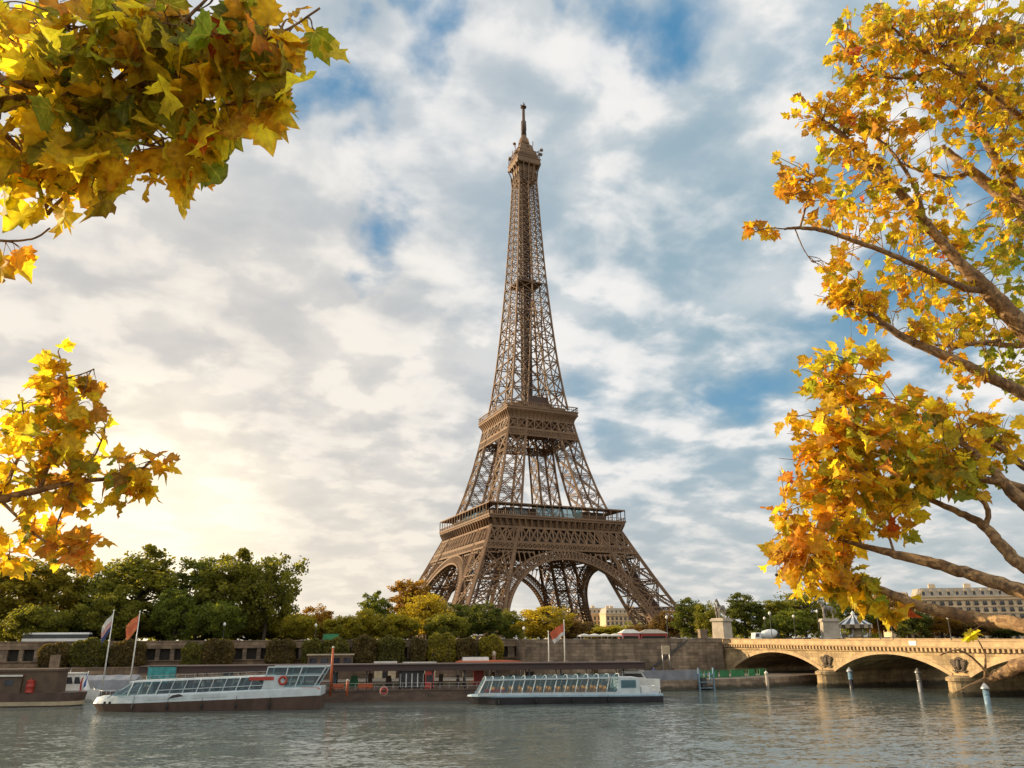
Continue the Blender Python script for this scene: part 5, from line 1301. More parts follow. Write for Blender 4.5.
# right tour boat with a glass roof
A, B = onz(467, 704, 0), onz(659, 701, 0)
t, L = frame_thing('tour_boat', 'glass topped tour boat with slanted white frames and rows of orange seats', 'boat', A, B)
mb = MB(); mb.loft(hull_rings(L, 5.8, [(lambda x: -.8, .8, 1.6), (lambda x: .05, .94, .7), (sh(1.15, .95), 1.0, 0)], nose=2.4), 0, False); mb.build('hull', M['hull_dark'], t)
mb = MB(); mb.loft(hull_rings(L, 5.85, [(sh(1.153, .953), 1.0, 0), (sh(1.4, 1.2), 1.0, .1), (sh(1.5, 1.28), .95, .5)], nose=2.4), 0, False); mb.build('strake', M['hull_blue'], t)
mb = MB(); mb.loft([[(x, -2.6, 1.3), (x+dx, -2.2, 3.7), (x+dx, -.8, 4.15+.012*x), (x+dx, .8, 4.15+.012*x), (x+dx, 2.2, 3.7), (x, 2.6, 1.3)] for x, dx in ((1.5, 1.3), (8, .6), (16, .6), (24.5, .6))], 0, False); mb.build('cabin_glazing', M['cabin_glass'], t)
for k in range(14):
    x = 1.5+k*1.77; dx = 1.3 if k == 0 else .75
    mb = MB()
    pts = [(x, -2.66, 1.3), (x+dx, -2.26, 3.72), (x+dx+.2, -.8, 4.12+.012*x), (x+dx+.2, .8, 4.12+.012*x), (x+dx, 2.26, 3.72), (x, 2.66, 1.3)]
    for p, q in zip(pts[:-1], pts[1:]): mb.beam(p, q, .13, .11)
    mb.build('frame_rib', M['boat_white'], t)
mb = MB()
for s_ in (-1, 1):
    mb.beam((1.5, s_*2.68, 1.55), (25, s_*2.68, 1.45), .10, .5, caps=True); mb.beam((2.8, s_*2.28, 3.72), (25.2, s_*2.28, 3.85), .2, .2, caps=True)
for y in (-.9, -.3, .3, .9): mb.beam((1.5, y*2.7, 1.35), (2.8, y*2.3, 3.7), .12)
mb.build('rail_band', M['boat_white'], t)
for k in range(13):
    for s_ in (-1, 1):
        x = 4.2+k*1.55; mb = MB(); mb.box(x, x+.18, s_*1.4-1.0, s_*1.4+1.0, 1.2, 2.55); mb.box(x-.55, x-.003, s_*1.4-1.0, s_*1.4+1.0, 1.6, 1.75); mb.build('seat_row', M['seat'], t)
mb = MB(); mb.box(2.6, 6.0, -2.45, -2.4, 1.35, 2.3); mb.build('bow_panel', M['red'], t)
mb = MB(); mb.loft([[(24.6, -2.62, 1.28), (25.0, -2.3, 3.9), (25.0, 2.3, 3.9), (24.6, 2.62, 1.28)], [(28.6, -2.6, 1.28), (28.5, -2.3, 3.85), (28.5, 2.3, 3.85), (28.6, 2.6, 1.28)]], 0, False); mb.build('aft_cabin', M['boat_white'], t)
mb = MB(); mb.box(25.4, 27.9, -2.66, -2.50, 2.3, 3.5); mb.build('aft_window', M['cabin_glass'], t)
mb = MB()
for k in range(6):
    x = 28.9+k*.62; mb.beam((x, -2.4, 1.2), (x, -2.4, 2.35), .06); mb.beam((x, 2.4, 1.2), (x, 2.4, 2.35), .06)
for z in (1.75, 2.35):
    for y in (-2.4, 2.4): mb.beam((28.9, y, z), (L-.3, y, z), .07)
    mb.beam((L-.3, -2.4, z), (L-.3, 2.4, z), .07)
mb.build('aft_railing', M['white'], t)
mb = MB(); mb.box(29.2, 30.8, -1.2, 1.2, 1.2, 2.3, inset=.1); mb.build('locker', M['white'], t)
mb = MB(); mb.tube([(L-.4, -1.5, 1.2), (L+.3, -1.5, 3.6)], .05, 6); mb.build('ensign_staff', M['darkmetal'], t)
for x in (5, 11, 17, 23):
    mb = MB(); y = -3.05; mb.tube([(x, y, .1), (x, y, .25), (x, y, .75), (x, y, .88)], [.08, .16, .16, .08], 8); mb.tube([(x, y, .88), (x, -2.85, 1.4)], .025, 4); mb.build('fender', M['black_rubber'], t)
# white launch moored behind it
A = dk(637, 672, 5); t = thing('motor_launch', 'small white motor launch moored behind the stern of the glass topped boat', 'boat', (A[0], A[1], 0), DA)
mb = MB(); mb.loft([[(x-4, y*w, z) for (y, z) in ((-1, 3.0), (-.8, .4), (-.3, -.4), (.3, -.4), (.8, .4), (1, 3.0))] for x, w in ((0, 1.25), (2, 1.35), (5, 1.3), (7, .8), (8.2, .06))], 0, False); mb.build('hull', M['white'], t)
mb = MB(); mb.prism([(-3.2, 3.0), (1.5, 3.0), (.6, 4.3), (-3.0, 4.3)], 'y', -1.0, 1.0); mb.build('cabin', M['white'], t)
mb = MB(); mb.prism([(-2.8, 3.35), (.9, 3.35), (.45, 4.0), (-2.7, 4.0)], 'y', -1.03, 1.03); mb.build('window', M['pane'], t)
mb = MB(); mb.box(-3.3, 1.0, -1.15, 1.15, 4.303, 4.5); mb.beam((-1, 0, 4.5), (-1, 0, 5.2), .12); mb.box(-2.2, .2, -.7, .7, 5.1, 5.25); mb.build('roof', M['white'], t)
# barge at the far left
B = onz(84, 705, 0); A = B+np.array([-math.cos(R(-17)), -math.sin(R(-17)), 0])*48
t, L = frame_thing('house_barge', 'brown cabin barge with a pale rubbing strake moored at the far left', 'boat', A, B)
mb = MB()
def bh(z, wf, x1): return [(0, -2.6*wf, z), (L-4, -2.6*wf, z), (L-1.5, -2.2*wf, z), (L-x1, -.6*wf, z), (L-x1, .6*wf, z), (L-1.5, 2.2*wf, z), (L-4, 2.6*wf, z), (0, 2.6*wf, z)]
mb.loft([bh(-.8, .9, .9), bh(.55, 1, .3), bh(2.1, 1.03, 0)]); mb.build('hull', M['hull_brown'], t)
mb = MB(); mb.loft([bh(.15, 1.03, .2), bh(.75, 1.04, .15)]); mb.build('strake', M['cream'], t)
mb = MB(); mb.box(0, L-4.2, -2.1, 2.1, 2.0, 5.4); mb.box(0, L-9.4, -2.5, -2.103, 2.0, 4.6); mb.build('cabin', M['barge'], t)
mb = MB(); mb.box(-.2, L-3.9, -2.3, 2.3, 5.403, 5.75); mb.box(0, L-9.2, -2.75, -2.303, 4.603, 4.95); mb.build('roof', M['barge'], t)
mb = MB(); mb.box(0, L-9.2, -2.80, -2.753, 4.65, 4.93); mb.build('roof_trim', M['canvas'], t)
for k in range(8):
    mb = MB(); x = L-12-k*2.6; mb.box(x, x+1.4, -2.54, -2.503, 3.2, 4.2); mb.build('window', M['pane'], t)
mb = MB(); mb.tube([(L-.9, .2, 2.0), (L-.1, .1, 5.3)], .06, 6); mb.build('flag_staff', M['white'], t)
for j, (k, za) in enumerate((('blue', 0), ('white', 1), ('red', 2))):
    mb = MB()
    for i in range(6):
        f = lambda i, e: (L-.15-.32*(j+e)-.05*i*.3, .1+.1*math.sin(i*1.1+j), 5.1-.36*i-.32*(j+e))
        mb.quad(f(i, 0), f(i, 1), f(i+1, 1), f(i+1, 0))
    mb.build('flag_stripe', M[k], t)
P = bank(39, 690, -1); 
A2 = B+np.array([-math.cos(R(-17)), -math.sin(R(-17)), 0])*8.5
t = thing('water_butt', 'bright red drum standing on the deck of the brown barge', 'drum', (A2[0]-.2, A2[1]-2.35, 2.1))
mb = MB(); mb.lathe([(.62, 0), (.66, .1), (.62, .2), (.62, .9), (.66, .95), (.66, 1.05), (.62, 1.1), (.62, 1.75), (.66, 1.8), (.6, 1.9)], 16); mb.build('barrel', M['red'], t)
mb = MB(); mb.lathe([(.5, 1.9), (.5, 2.0), (.12, 2.02), (.1, 2.2)], 12); mb.build('lid', M['red'], t)
# white motor cruiser and grey covered barge behind
A = dk(73, 690, 11); t = thing('motor_cruiser', 'small white cabin cruiser between the brown barge and the grey covered barge', 'boat', (A[0], A[1], 0), DA)
mb = MB(); mb.loft([[(x-4, y*w, z) for (y, z) in ((-1, 2.0), (-.85, .4), (-.3, -.4), (.3, -.4), (.85, .4), (1, 2.0))] for x, w in ((0, 1.5), (2, 1.6), (5.5, 1.5), (7.5, .9), (8.6, .06))], 0, False); mb.build('hull', M['white'], t)
mb = MB(); mb.prism([(-3.4, 2.0), (2.4, 2.0), (1.2, 4.6), (-3.2, 4.6)], 'y', -1.25, 1.25); mb.build('cabin', M['white'], t)
for x0, x1 in ((-2.8, -1.2), (-.9, .3), (.5, 1.6)):
    mb = MB(); mb.prism([(x0, 3.0), (x1, 3.0), (x1-.35, 4.1), (x0, 4.1)], 'y', -1.29, 1.29); mb.build('window', M['pane'], t)
mb = MB(); mb.box(-3.5, 1.5, -1.4, 1.4, 4.603, 4.8); mb.beam((-.5, -1, 4.8), (-.5, -1, 5.6), .08); mb.build('roof', M['white'], t)
A, B = dk(80, 688, 15), dk(141, 688, 15); t, L = frame_thing('covered_barge', 'barge under a sloping blue grey canvas cover behind the bow of the brown hulled boat', 'boat', A, B)
mb = MB(); mb.loft([[(x, y*w, z) for (y, z) in ((-1, 1.4), (-.9, -.5), (.9, -.5), (1, 1.4))] for x, w in ((0, 1.5), (1.5, 2.4), (L-2, 2.4), (L, 1.8))]); mb.build('hull', M['deck'], t)
mb = MB(); mb.loft([[(x, -2.5, 1.41), (x, -1.9+.03*math.sin(x*3), 3.4), (x, 0, 4.2+.05*math.sin(x*2.2)), (x, 1.9, 3.4), (x, 2.5, 1.41)] for x in np.linspace(.8, L-.5, 16)], 0, False); mb.build('cover', M['grey'], t)
A, B = dk(-20, 676, 16), dk(46, 676, 16); t, L = frame_thing('moored_boat', 'low moored boat with a white and dark red roof behind the brown barge', 'boat', A, B)
mb = MB(); mb.loft([[(x, y*w, z) for (y, z) in ((-1, 1.8), (-.9, -.5), (.9, -.5), (1, 1.8))] for x, w in ((0, 2.2), (2, 2.4), (L-3, 2.4), (L, .6))]); mb.build('hull', M['hull_blue'], t)
mb = MB(); mb.box(1, L*.62, -1.8, 1.8, 1.8, 3.6); mb.build('cabin', M['white'], t); mb = MB(); mb.box(L*.62+.01, L-2.5, -1.7, 1.7, 1.8, 3.7); mb.build('fore_cabin', M['hull_brown'], t)
mb = MB(); [mb.box(2+k*2.2, 3.4+k*2.2, -1.84, -1.803, 2.4, 3.1) for k in range(4)]; mb.build('window', M['pane'], t)

# ------------------------------------------------------------------ people on the quay
def person_mesh():
    J = {'hip': (0, 0, .95), 'chest': (0, 0, 1.35), 'neck': (0, 0, 1.50), 'head': (0, .02, 1.62), 'top': (0, 0, 1.74),
         'sl': (.19, 0, 1.42), 'el': (.27, .02, 1.14), 'hl': (.25, .14, .92), 'sr': (-.19, 0, 1.42), 'er': (-.27, .02, 1.14), 'hr': (-.26, .12, .90),
         'kl': (.11, .06, .50), 'al': (.12, -.02, .08), 'fl': (.12, .14, .04), 'kr': (-.11, .02, .50), 'ar': (-.12, -.08, .08), 'fr': (-.12, .08, .04), 'hpl': (.10, 0, .90), 'hpr': (-.10, 0, .90)}
    rad = {'hip': .15, 'chest': .16, 'neck': .06, 'head': .105, 'top': .06, 'sl': .075, 'el': .05, 'hl': .035, 'sr': .075, 'er': .05, 'hr': .035, 'kl': .065, 'al': .045, 'fl': .04, 'kr': .065, 'ar': .045, 'fr': .04, 'hpl': .10, 'hpr': .10}
    E_ = [('hip', 'chest'), ('chest', 'neck'), ('neck', 'head'), ('head', 'top'), ('chest', 'sl'), ('sl', 'el'), ('el', 'hl'), ('chest', 'sr'), ('sr', 'er'), ('er', 'hr'), ('hip', 'hpl'), ('hpl', 'kl'), ('kl', 'al'), ('al', 'fl'), ('hip', 'hpr'), ('hpr', 'kr'), ('kr', 'ar'), ('ar', 'fr')]
    ks = list(J); me = bpy.data.meshes.new('person'); me.from_pydata([J[k] for k in ks], [(ks.index(a), ks.index(b)) for a, b in E_], [])
    o = bpy.data.objects.new('person', me); COL.objects.link(o)
    s_ = o.modifiers.new('skin', 'SKIN'); 
    for i, k in enumerate(ks): me.skin_vertices[0].data[i].radius = (rad[k], rad[k]*.85)
    me.skin_vertices[0].data[0].use_root = True
    sb = o.modifiers.new('sub', 'SUBSURF'); sb.levels = 1
    dg = bpy.context.evaluated_depsgraph_get(); dg.update()
    m2 = bpy.data.meshes.new_from_object(o.evaluated_get(dg)); bpy.data.objects.remove(o); return m2
pm = person_mesh()
for px, y, off, top_, trs, lab in ((673, 673, -9, 'dark', 'dark', 'person in dark clothes standing on the quay beside the notice panel posts'), (654, 675, -13, 'blue', 'dark', 'person in a blue jacket on the quay behind the stern of the glass topped boat')):
    P = bank(px, 672, off); me = pm.copy()
    for m_ in (M['darkmetal'], M['blue'] if top_ == 'blue' else M['hull_brown'], M['skin'], M['bark_far']): me.materials.append(m_)
    for p_ in me.polygons:
        z = p_.center[2]; x = abs(p_.center[0]); p_.material_index = 0 if z < .93 and x < .2 else (2 if (1.5 < z < 1.68 and p_.center[1] > -.03) or (z < 1.0 and x >= .2) else (3 if z > 1.55 else 1)); p_.use_smooth = True
    o = bpy.data.objects.new('person', me); COL.objects.link(o); o.location = (P[0], P[1], QZ); o.rotation_euler = (0, 0, math.pi+random.uniform(-.5, .5)); tag(o, lab, 'person', 'people on the quay')

# ================================================================== THE PLANE TREES ROUND THE VIEWPOINT
LEAF_M = leafmat('plane_leaf', .62, 2.0, True)
def barkmat():
    m_ = bpy.data.materials.new('plane_bark'); m_.use_nodes = True; t = m_.node_tree; h = NT(t); b = t.nodes['Principled BSDF']
    geo = h.n('ShaderNodeNewGeometry'); vr = h.n('ShaderNodeTexVoronoi'); vr.inputs['Scale'].default_value = 7.0
    h.l(h.vm('ADD', geo.outputs['Position'], h.n('ShaderNodeTexNoise').outputs['Color']).outputs[0], vr.inputs['Vector'])
    f = h.ramp(vr.outputs['Color'], .2, .8); n_ = h.noise(geo.outputs['Position'], 14, 5, .65)
    c = h.mix(f, (.22, .125, .055, 1), (.42, .27, .125, 1)); c = h.mix(h.ramp(n_, .4, .7), c, (.085, .05, .028, 1)); h.l(c, b.inputs['Base Color']); b.inputs['Roughness'].default_value = .85
    bp = h.n('ShaderNodeBump'); bp.inputs['Strength'].default_value = .8; bp.inputs['Distance'].default_value = .02; h.l(n_, bp.inputs['Height']); h.l(bp.outputs[0], b.inputs['Normal'])
    return m_
BARK = barkmat()
_half = [(0, 0), (.14, -.09), (.36, -.10), (.36, .01), (.60, .08), (.54, .21), (.68, .42), (.49, .42), (.37, .50), (.43, .68), (.27, .68), (.15, .82), (0, 1.05)]
OUTL = np.array(_half+[(-x, y) for x, y in reversed(_half[1:-1])])
CTR = np.array([0, .34]); nO = len(OUTL)
LV = np.concatenate([OUTL, CTR+(OUTL-CTR)*np.array([.52, .55]), [CTR]])
LF = [(i, (i+1) % nO, nO+(i+1) % nO) for i in range(nO)]+[(i, nO+(i+1) % nO, nO+i) for i in range(nO)]+[(nO+i, nO+(i+1) % nO, 2*nO) for i in range(nO)]
def leaves_mesh(name, pos, axis, size, cols, parent):
    """pos (N,3), axis (N,3) direction the tip points to, size (N,), cols (N,3)"""
    N = len(pos); axis = axis/np.linalg.norm(axis, axis=1)[:, None]
    nr = rng.normal(size=(N, 3))*.8+np.array([0, 0, .55]); nr -= axis*np.sum(nr*axis, 1)[:, None]; nr /= np.linalg.norm(nr, axis=1)[:, None]
    sd_ = np.cross(axis, nr)
    x = LV[None, :, 0]*rng.uniform(.85, 1.1, (N, 1)); y = np.repeat(LV[None, :, 1], N, 0)
    fold = rng.uniform(-.1, .55, (N, 1)); curl = rng.uniform(-.75, .3, (N, 1)); wav = rng.uniform(-.14, .14, (N, LV.shape[0])); wav[:, nO:2*nO] *= .3; wav[:, -1] = 0
    tw = rng.uniform(-.35, .35, (N, 1))
    z = fold*np.abs(x)+curl*y*y+wav+tw*x*y
    V = pos[:, None, :]+size[:, None, None]*(x[..., None]*sd_[:, None, :]+y[..., None]*axis[:, None, :]+z[..., None]*nr[:, None, :])
    k = LV.shape[0]; V = V.reshape(-1, 3)
    F = (np.array(LF)[None]+(np.arange(N)*k)[:, None, None]).reshape(-1, 3)
    me = bpy.data.meshes.new(name); me.vertices.add(len(V)); me.vertices.foreach_set('co', V.ravel().astype(np.float32))
    me.loops.add(F.size); me.loops.foreach_set('vertex_index', F.ravel().astype(np.int32)); me.polygons.add(len(F)); me.polygons.foreach_set('loop_start', (np.arange(len(F))*3).astype(np.int32))
    me.polygons.foreach_set('use_smooth', np.ones(len(F), bool)); me.update(calc_edges=True); me.validate()
    c4 = np.ones((N, k, 4)); c4[:, :, :3] = cols[:, None, :]
    # browned margins on some leaves
    edgy = (rng.random(N) < .22); c4[edgy, :nO-0, 0] *= .85; c4[edgy, :nO, 1] *= .62
    at = me.attributes.new('leaf_colour', 'FLOAT_COLOR', 'POINT'); at.data.foreach_set('color', c4.reshape(-1).astype(np.float32))
    lp = np.zeros((N, k, 3)); lp[:, :, 0] = LV[None, :, 0]; lp[:, :, 1] = LV[None, :, 1]
    me.attributes.new('leaf_pos', 'FLOAT_VECTOR', 'POINT').data.foreach_set('vector', lp.reshape(-1).astype(np.float32))
    me.materials.append(LEAF_M); o = bpy.data.objects.new(name, me); COL.objects.link(o); o.parent = parent
    return o
PAL = {'gold': (.60, .415, .032), 'yellow': (.70, .57, .040), 'olive': (.29, .295, .030), 'brown': (.42, .22, .035), 'orange': (.62, .30, .035), 'green': (.20, .26, .04), 'red': (.42, .07, .02)}
def pick(w, n):
    ks = list(w); p = np.array([w[k] for k in ks], float); p /= p.sum(); idx = rng.choice(len(ks), n, p=p); base = np.array([PAL[k] for k in ks])[idx]
    return base*rng.uniform(.75, 1.2, (n, 1))*rng.uniform(.92, 1.08, (n, 3))
def spline(pts, n=10):
    pts = np.array(pts, float); out = []
    for i in range(len(pts)-1):
        p0 = pts[max(0, i-1)]; p1 = pts[i]; p2 = pts[i+1]; p3 = pts[min(len(pts)-1, i+2)]
        for k in range(n):
            t_ = k/n; out.append(.5*((2*p1)+(-p0+p2)*t_+(2*p0-5*p1+4*p2-p3)*t_*t_+(-p0+3*p1-3*p2+p3)*t_**3))
    out.append(pts[-1]); return np.array(out)
SEED = {}
def plane_tree(label, base, limbs, clusters, leaf, weights, leaves_per, trunk_r, droop=.5, seedball=0, twig_r=.010, join=None, rest=()):
    """limbs: list of (points [(px,py,depth,width px)], from trunk or not); clusters: (px,py,rx,ry,depth,ddepth,twigs,weights)"""
    t = thing('plane_tree', label, 'tree', base)
    inv = np.array(base, float)
    nodes = []; prim = []
    for L_ in limbs:
        P = np.array([deep(x, y, d) for x, y, d, w in L_]); r_ = np.array([w*d/F_PX/2*.86 for x, y, d, w in L_])
        q = spline(np.concatenate([P, r_[:, None]], 1), 6); q[:, :3] += rng.normal(size=(len(q), 3))*np.minimum(.006, q[:, 3:]*.12)
        mb = MB(); mb.tube(q[:, :3]-inv, np.maximum(q[:, 3], .006), 10); mb.build('limb', BARK, t)
        nodes.append(q[:, :3])
    ends = np.array([deep(*L_[0][:3]) for L_ in limbs])
    # trunk and main forks, beyond the edge of the frame
    if join is not None:
        J = np.array(join, float); mb = MB()
        mb.tube(spline([(0, 0, -.4), (J-inv)*.35, (J-inv)*.7, J-inv], 6), np.linspace(trunk_r, trunk_r*.7, 19), 14); mb.build('trunk', BARK, t)
        for L_ in limbs:
            if len(L_[0]) > 3 and L_[0][3] >= 7:
                p = deep(*L_[0][:3]); w = L_[0][3]*L_[0][2]/F_PX/2; p1 = deep(*L_[1][:3]); dirn = (p-p1); dirn /= np.linalg.norm(dirn)
                cand = [inv+(J-inv)*np.array([f, f, f]) if f < 1 else J for f in (.45, .6, .8, 1.0)]
                T_ = max(cand, key=lambda c: float((c-p)@dirn)/(np.linalg.norm(c-p)+1e-6)-.12*np.linalg.norm(c-p))
                ln = np.linalg.norm(T_-p)
                if ln < .3: continue
                mid = (p+T_)/2+dirn*ln*.12
                mb = MB(); mb.tube(spline([p-inv, mid-inv, T_-inv], 8), np.linspace(w*.86, max(w*1.35, trunk_r*.32), 17), 10); mb.build('fork', BARK, t)
    for E_ in rest:                                    # the rest of the crown, outside the photograph
        J = np.array(join, float); E_ = np.array(E_, float); md = (J+E_)/2+np.array([0, 0, .35])
        q = spline([J, md, E_], 8); mb = MB(); mb.tube(q-inv, np.linspace(trunk_r*.42, .02, len(q)), 9); mb.build('limb', BARK, t); nodes.append(q)
    allq = np.concatenate(nodes)
    pos = []; ax = []; sz = []; cl = []; tw = MB(); balls = []
    jobs = [('p',)+c for c in clusters]+[('w', E_) for E_ in rest]
    for job in jobs:
        if job[0] == 'p': _, px, py, rx, ry, d, dd, nt, wk = job
        else: nt, wk = 34, None
        for _ in range(nt):
            a = random.random()*6.283; r_ = math.sqrt(random.random())
            if job[0] == 'w':
                o_ = rng.normal(size=3); tip = np.array(job[1])+o_/np.linalg.norm(o_)*random.uniform(.4, 1.7)
                v_ = tip-CAM; zd = v_@FWD
                if zd > .1 and -70 < 512+F_PX*(v_@RGT)/zd < 1094 and -70 < 384-F_PX*(v_@UPV)/zd < 840: continue
            else: tip = deep(px+rx*r_*math.cos(a), py+ry*r_*math.sin(a), d+random.uniform(-dd, dd))
            dist = np.linalg.norm(allq-tip, axis=1); j = int(np.argmin(dist+rng.random(len(dist))*.35)); st = allq[j]
            v = tip-st; ln = np.linalg.norm(v)
            if ln > 2.4: st = tip-v/ln*random.uniform(1.6, 2.3); v = tip-st; ln = np.linalg.norm(v)
            mid = st+v*.5+np.array([0, 0, .12*ln])+rng.normal(size=3)*.08*ln
            q = spline([st, mid, tip], 5); tw.tube(q-inv, np.linspace(twig_r, twig_r*.35, len(q)), 4)
            n = max(2, int(random.gauss(leaves_per, leaves_per*.3)))
            for k in range(n):
                f = 1-.62*random.random()**1.3; i_ = min(len(q)-2, int(f*(len(q)-1))); base_ = q[i_]+(q[i_+1]-q[i_])*random.random()
                out = v/ (ln+1e-6)*.7+rng.normal(size=3)*.75+np.array([0, 0, -droop]); out /= np.linalg.norm(out)
                s_ = leaf*random.uniform(.62, 1.15); pet = out*s_*random.uniform(.25, .5)+np.array([0, 0, -.1*s_])
                tw.tube([base_-inv, base_+pet-inv], [twig_r*.3, twig_r*.25], 3, cap=False)
                pos.append(base_+pet-inv); ax.append(out+np.array([0, 0, -.25*random.random()])); sz.append(s_); cl.append(wk)
            if seedball and random.random() < seedball:
                b_ = tip+np.array([random.uniform(-.05, .05), random.uniform(-.05, .05), -random.uniform(.08, .2)]); tw.tube([tip-inv, b_-inv], .003, 3); balls.append(b_-inv)
    tw.build('twig', BARK, t)
    for b_ in balls[:60]:
        if 'ball' not in SEED:
            mb = MB(); mb.lathe([(.002, -.018), (.015, -.011), (.019, 0), (.015, .011), (.002, .018)], 8); SEED['ball'] = mb.build('seed_ball', M['bark_far'], t, tuple(b_)).data
        else:
            o = bpy.data.objects.new('seed_ball', SEED['ball']); COL.objects.link(o); o.parent = t; o.location = tuple(b_)
    cl_ = np.array([c if c else 'd' for c in cl]); cols = np.zeros((len(pos), 3))
    for k in set(cl_):
        m_ = cl_ == k; cols[m_] = pick(weights if k == 'd' else WSETS[k], int(m_.sum()))
    leaves_mesh('foliage', np.array(pos), np.array(ax), np.array(sz), cols, t)
    return t
WSETS = {'g': {'green': 5, 'olive': 3, 'yellow': 2, 'gold': 1}, 'o': {'orange': 2, 'brown': 2, 'gold': 5, 'red': .12}, 'y': {'yellow': 5, 'gold': 3, 'olive': 1.2}, 's': {'olive': 5, 'brown': .9, 'gold': 2.4, 'green': 2.2, 'yellow': 2.2}}
GW = {'gold': 5, 'yellow': 3.2, 'orange': 1.1, 'brown': 1.2, 'olive': 2.2, 'red': .05}
# upper tree at the right
plane_tree('tall plane tree at the upper right with golden leaves and high spreading limbs', (20.0, 6.4, 8.2),
    [[(1090, 405, 12.5, 30), (1045, 352, 12.6, 24), (1008, 312, 12.8, 21), (985, 288, 12.9, 18), (955, 258, 13.0, 13), (925, 222, 13.1, 11), (893, 185, 13.2, 10), (862, 155, 13.4, 9), (838, 132, 13.5, 6), (822, 120, 13.6, 3)],
     [(985, 290, 12.9, 8), (965, 288, 12.8, 8), (930, 272, 12.5, 7), (895, 256, 12.3, 6), (860, 243, 12.1, 5.5), (825, 231, 12.0, 5), (800, 228, 12.0, 4), (784, 229, 12.0, 2.5)],
     [(925, 222, 13.1, 5), (918, 195, 13.2, 4.5), (905, 170, 13.3, 4), (885, 145, 13.5, 3.5), (862, 128, 13.6, 3), (845, 118, 13.7, 2)],
     [(1100, 250, 14.5, 24), (1050, 227, 14.6, 20), (1020, 211, 14.7, 17), (995, 190, 14.9, 14), (972, 172, 15.0, 12), (955, 158, 15.2, 9), (942, 146, 15.3, 6)],
     [(1100, 245, 13.8, 18), (1050, 222, 14.0, 14), (1018, 195, 14.2, 12), (1000, 165, 14.4, 10), (984, 138, 14.5, 9), (968, 115, 14.7, 6), (950, 98, 14.8, 4)],
     [(1110, 48, 12.0, 10), (1060, 44, 12.1, 8), (1024, 41, 12.3, 7), (990, 42, 12.4, 6), (960, 44, 12.6, 5), (938, 47, 12.7, 3)],
     [(1110, 432, 12.4, 22), (1060, 410, 12.3, 17), (1024, 394, 12.2, 14), (980, 372, 12.2, 12), (940, 354, 12.1, 11), (905, 338, 12.1, 9), (880, 322, 12.1, 7), (862, 309, 12.2, 5), (850, 306, 12.2, 3)],
     [(1110, 160, 13.4, 12), (1050, 140, 13.4, 10), (1020, 118, 13.4, 8), (985, 88, 13.3, 6), (945, 66, 13.2, 5), (910, 42, 13.1, 3.5), (882, 18, 13.0, 2)], [(945, 66, 13.2, 4), (905, 78, 13.2, 3), (870, 72, 13.2, 2), (845, 50, 13.2, 1)],
     [(975, 372, 12.2, 5), (950, 350, 12.4, 4), (1000, 340, 12.8, 4)], [(972, 172, 15.0, 6), (945, 178, 14.6, 4), (905, 165, 14.4, 3)],
     [(1080, 330, 14.5, 10), (1024, 345, 14.0, 7), (985, 343, 13.6, 6), (955, 346, 13.4, 4), (935, 345, 13.2, 3)], [(800, 228, 12.0, 2.5), (806, 205, 12.0, 2.5), (810, 185, 12.0, 2), (808, 172, 12.0, 1.5)],
     [(784, 229, 12.0, 1.6), (768, 228, 12.0, 1.4), (755, 232, 12.0, 1)], [(795, 229, 12, 1.5), (803, 248, 12, 1.2), (812, 262, 12, .8)]],
    [(925, 28, 62, 34, 13, 1.4, 90, None), (985, 22, 55, 34, 13, 1.6, 85, None), (1030, 60, 40, 60, 13, 1.6, 90, None), (880, 30, 45, 28, 13, 1, 34, None), (858, 62, 30, 36, 13.3, .8, 34, None), (915, 88, 55, 40, 13.5, 1.3, 90, None), (970, 95, 50, 40, 14, 1.4, 75, None),
     (1015, 130, 40, 45, 14, 1.5, 70, None), (838, 30, 14, 24, 13.3, .4, 4, 'o'), (852, 110, 30, 26, 13.5, .6, 30, None), (880, 135, 36, 28, 13.5, .8, 44, None), (815, 112, 26, 22, 13.6, .4, 15, 'o'), (795, 96, 10, 8, 13.6, .2, 3, None), (834, 155, 18, 20, 13.3, .4, 11, None),
     (855, 185, 38, 28, 13, .6, 36, None), (800, 180, 26, 24, 12.2, .4, 20, 'o'), (778, 178, 10, 26, 12.1, .3, 5, None), (820, 205, 24, 16, 12.3, .4, 12, 'o'), (905, 200, 40, 26, 13.5, .7, 30, None), (945, 160, 26, 22, 14.6, .5, 16, None), (985, 215, 40, 24, 14.5, .8, 26, None), (1015, 180, 24, 30, 14.4, .6, 26, None),
     (752, 232, 7, 9, 12, .1, 3, 'o'), (768, 234, 9, 9, 12, .2, 3, 'o'), (875, 225, 36, 18, 12.6, .5, 16, None), (930, 240, 36, 24, 13.6, .8, 30, None), (985, 250, 36, 26, 14, 1, 30, 'g'), (1015, 265, 22, 26, 14.2, .8, 26, 'g'), (845, 275, 24, 20, 12.3, .4, 24, None), (858, 305, 36, 22, 12.3, .5, 34, None), (830, 295, 20, 14, 12.2, .3, 10, 'o'),
     (912, 272, 36, 20, 13, .6, 22, None), (905, 305, 30, 18, 12.6, .5, 16, None), (950, 300, 40, 24, 13.4, .8, 34, None), (1000, 318, 36, 26, 13.8, .8, 34, 'g'), (940, 335, 34, 18, 12.5, .6, 18, None), (965, 375, 26, 16, 12.3, .4, 14, None), (1010, 372, 24, 30, 13, .5, 24, 'g'), (920, 325, 16, 10, 12.3, .3, 8, None), (975, 325, 26, 16, 13, .6, 14, 'y')],
    .150, GW, 3.3, .42, .35, .10, .009, join=(18.7, 9.6, 13.0), rest=((23, 10, 16), (21, 5, 16.5), (18.5, 1.5, 15), (24, 7, 14)))
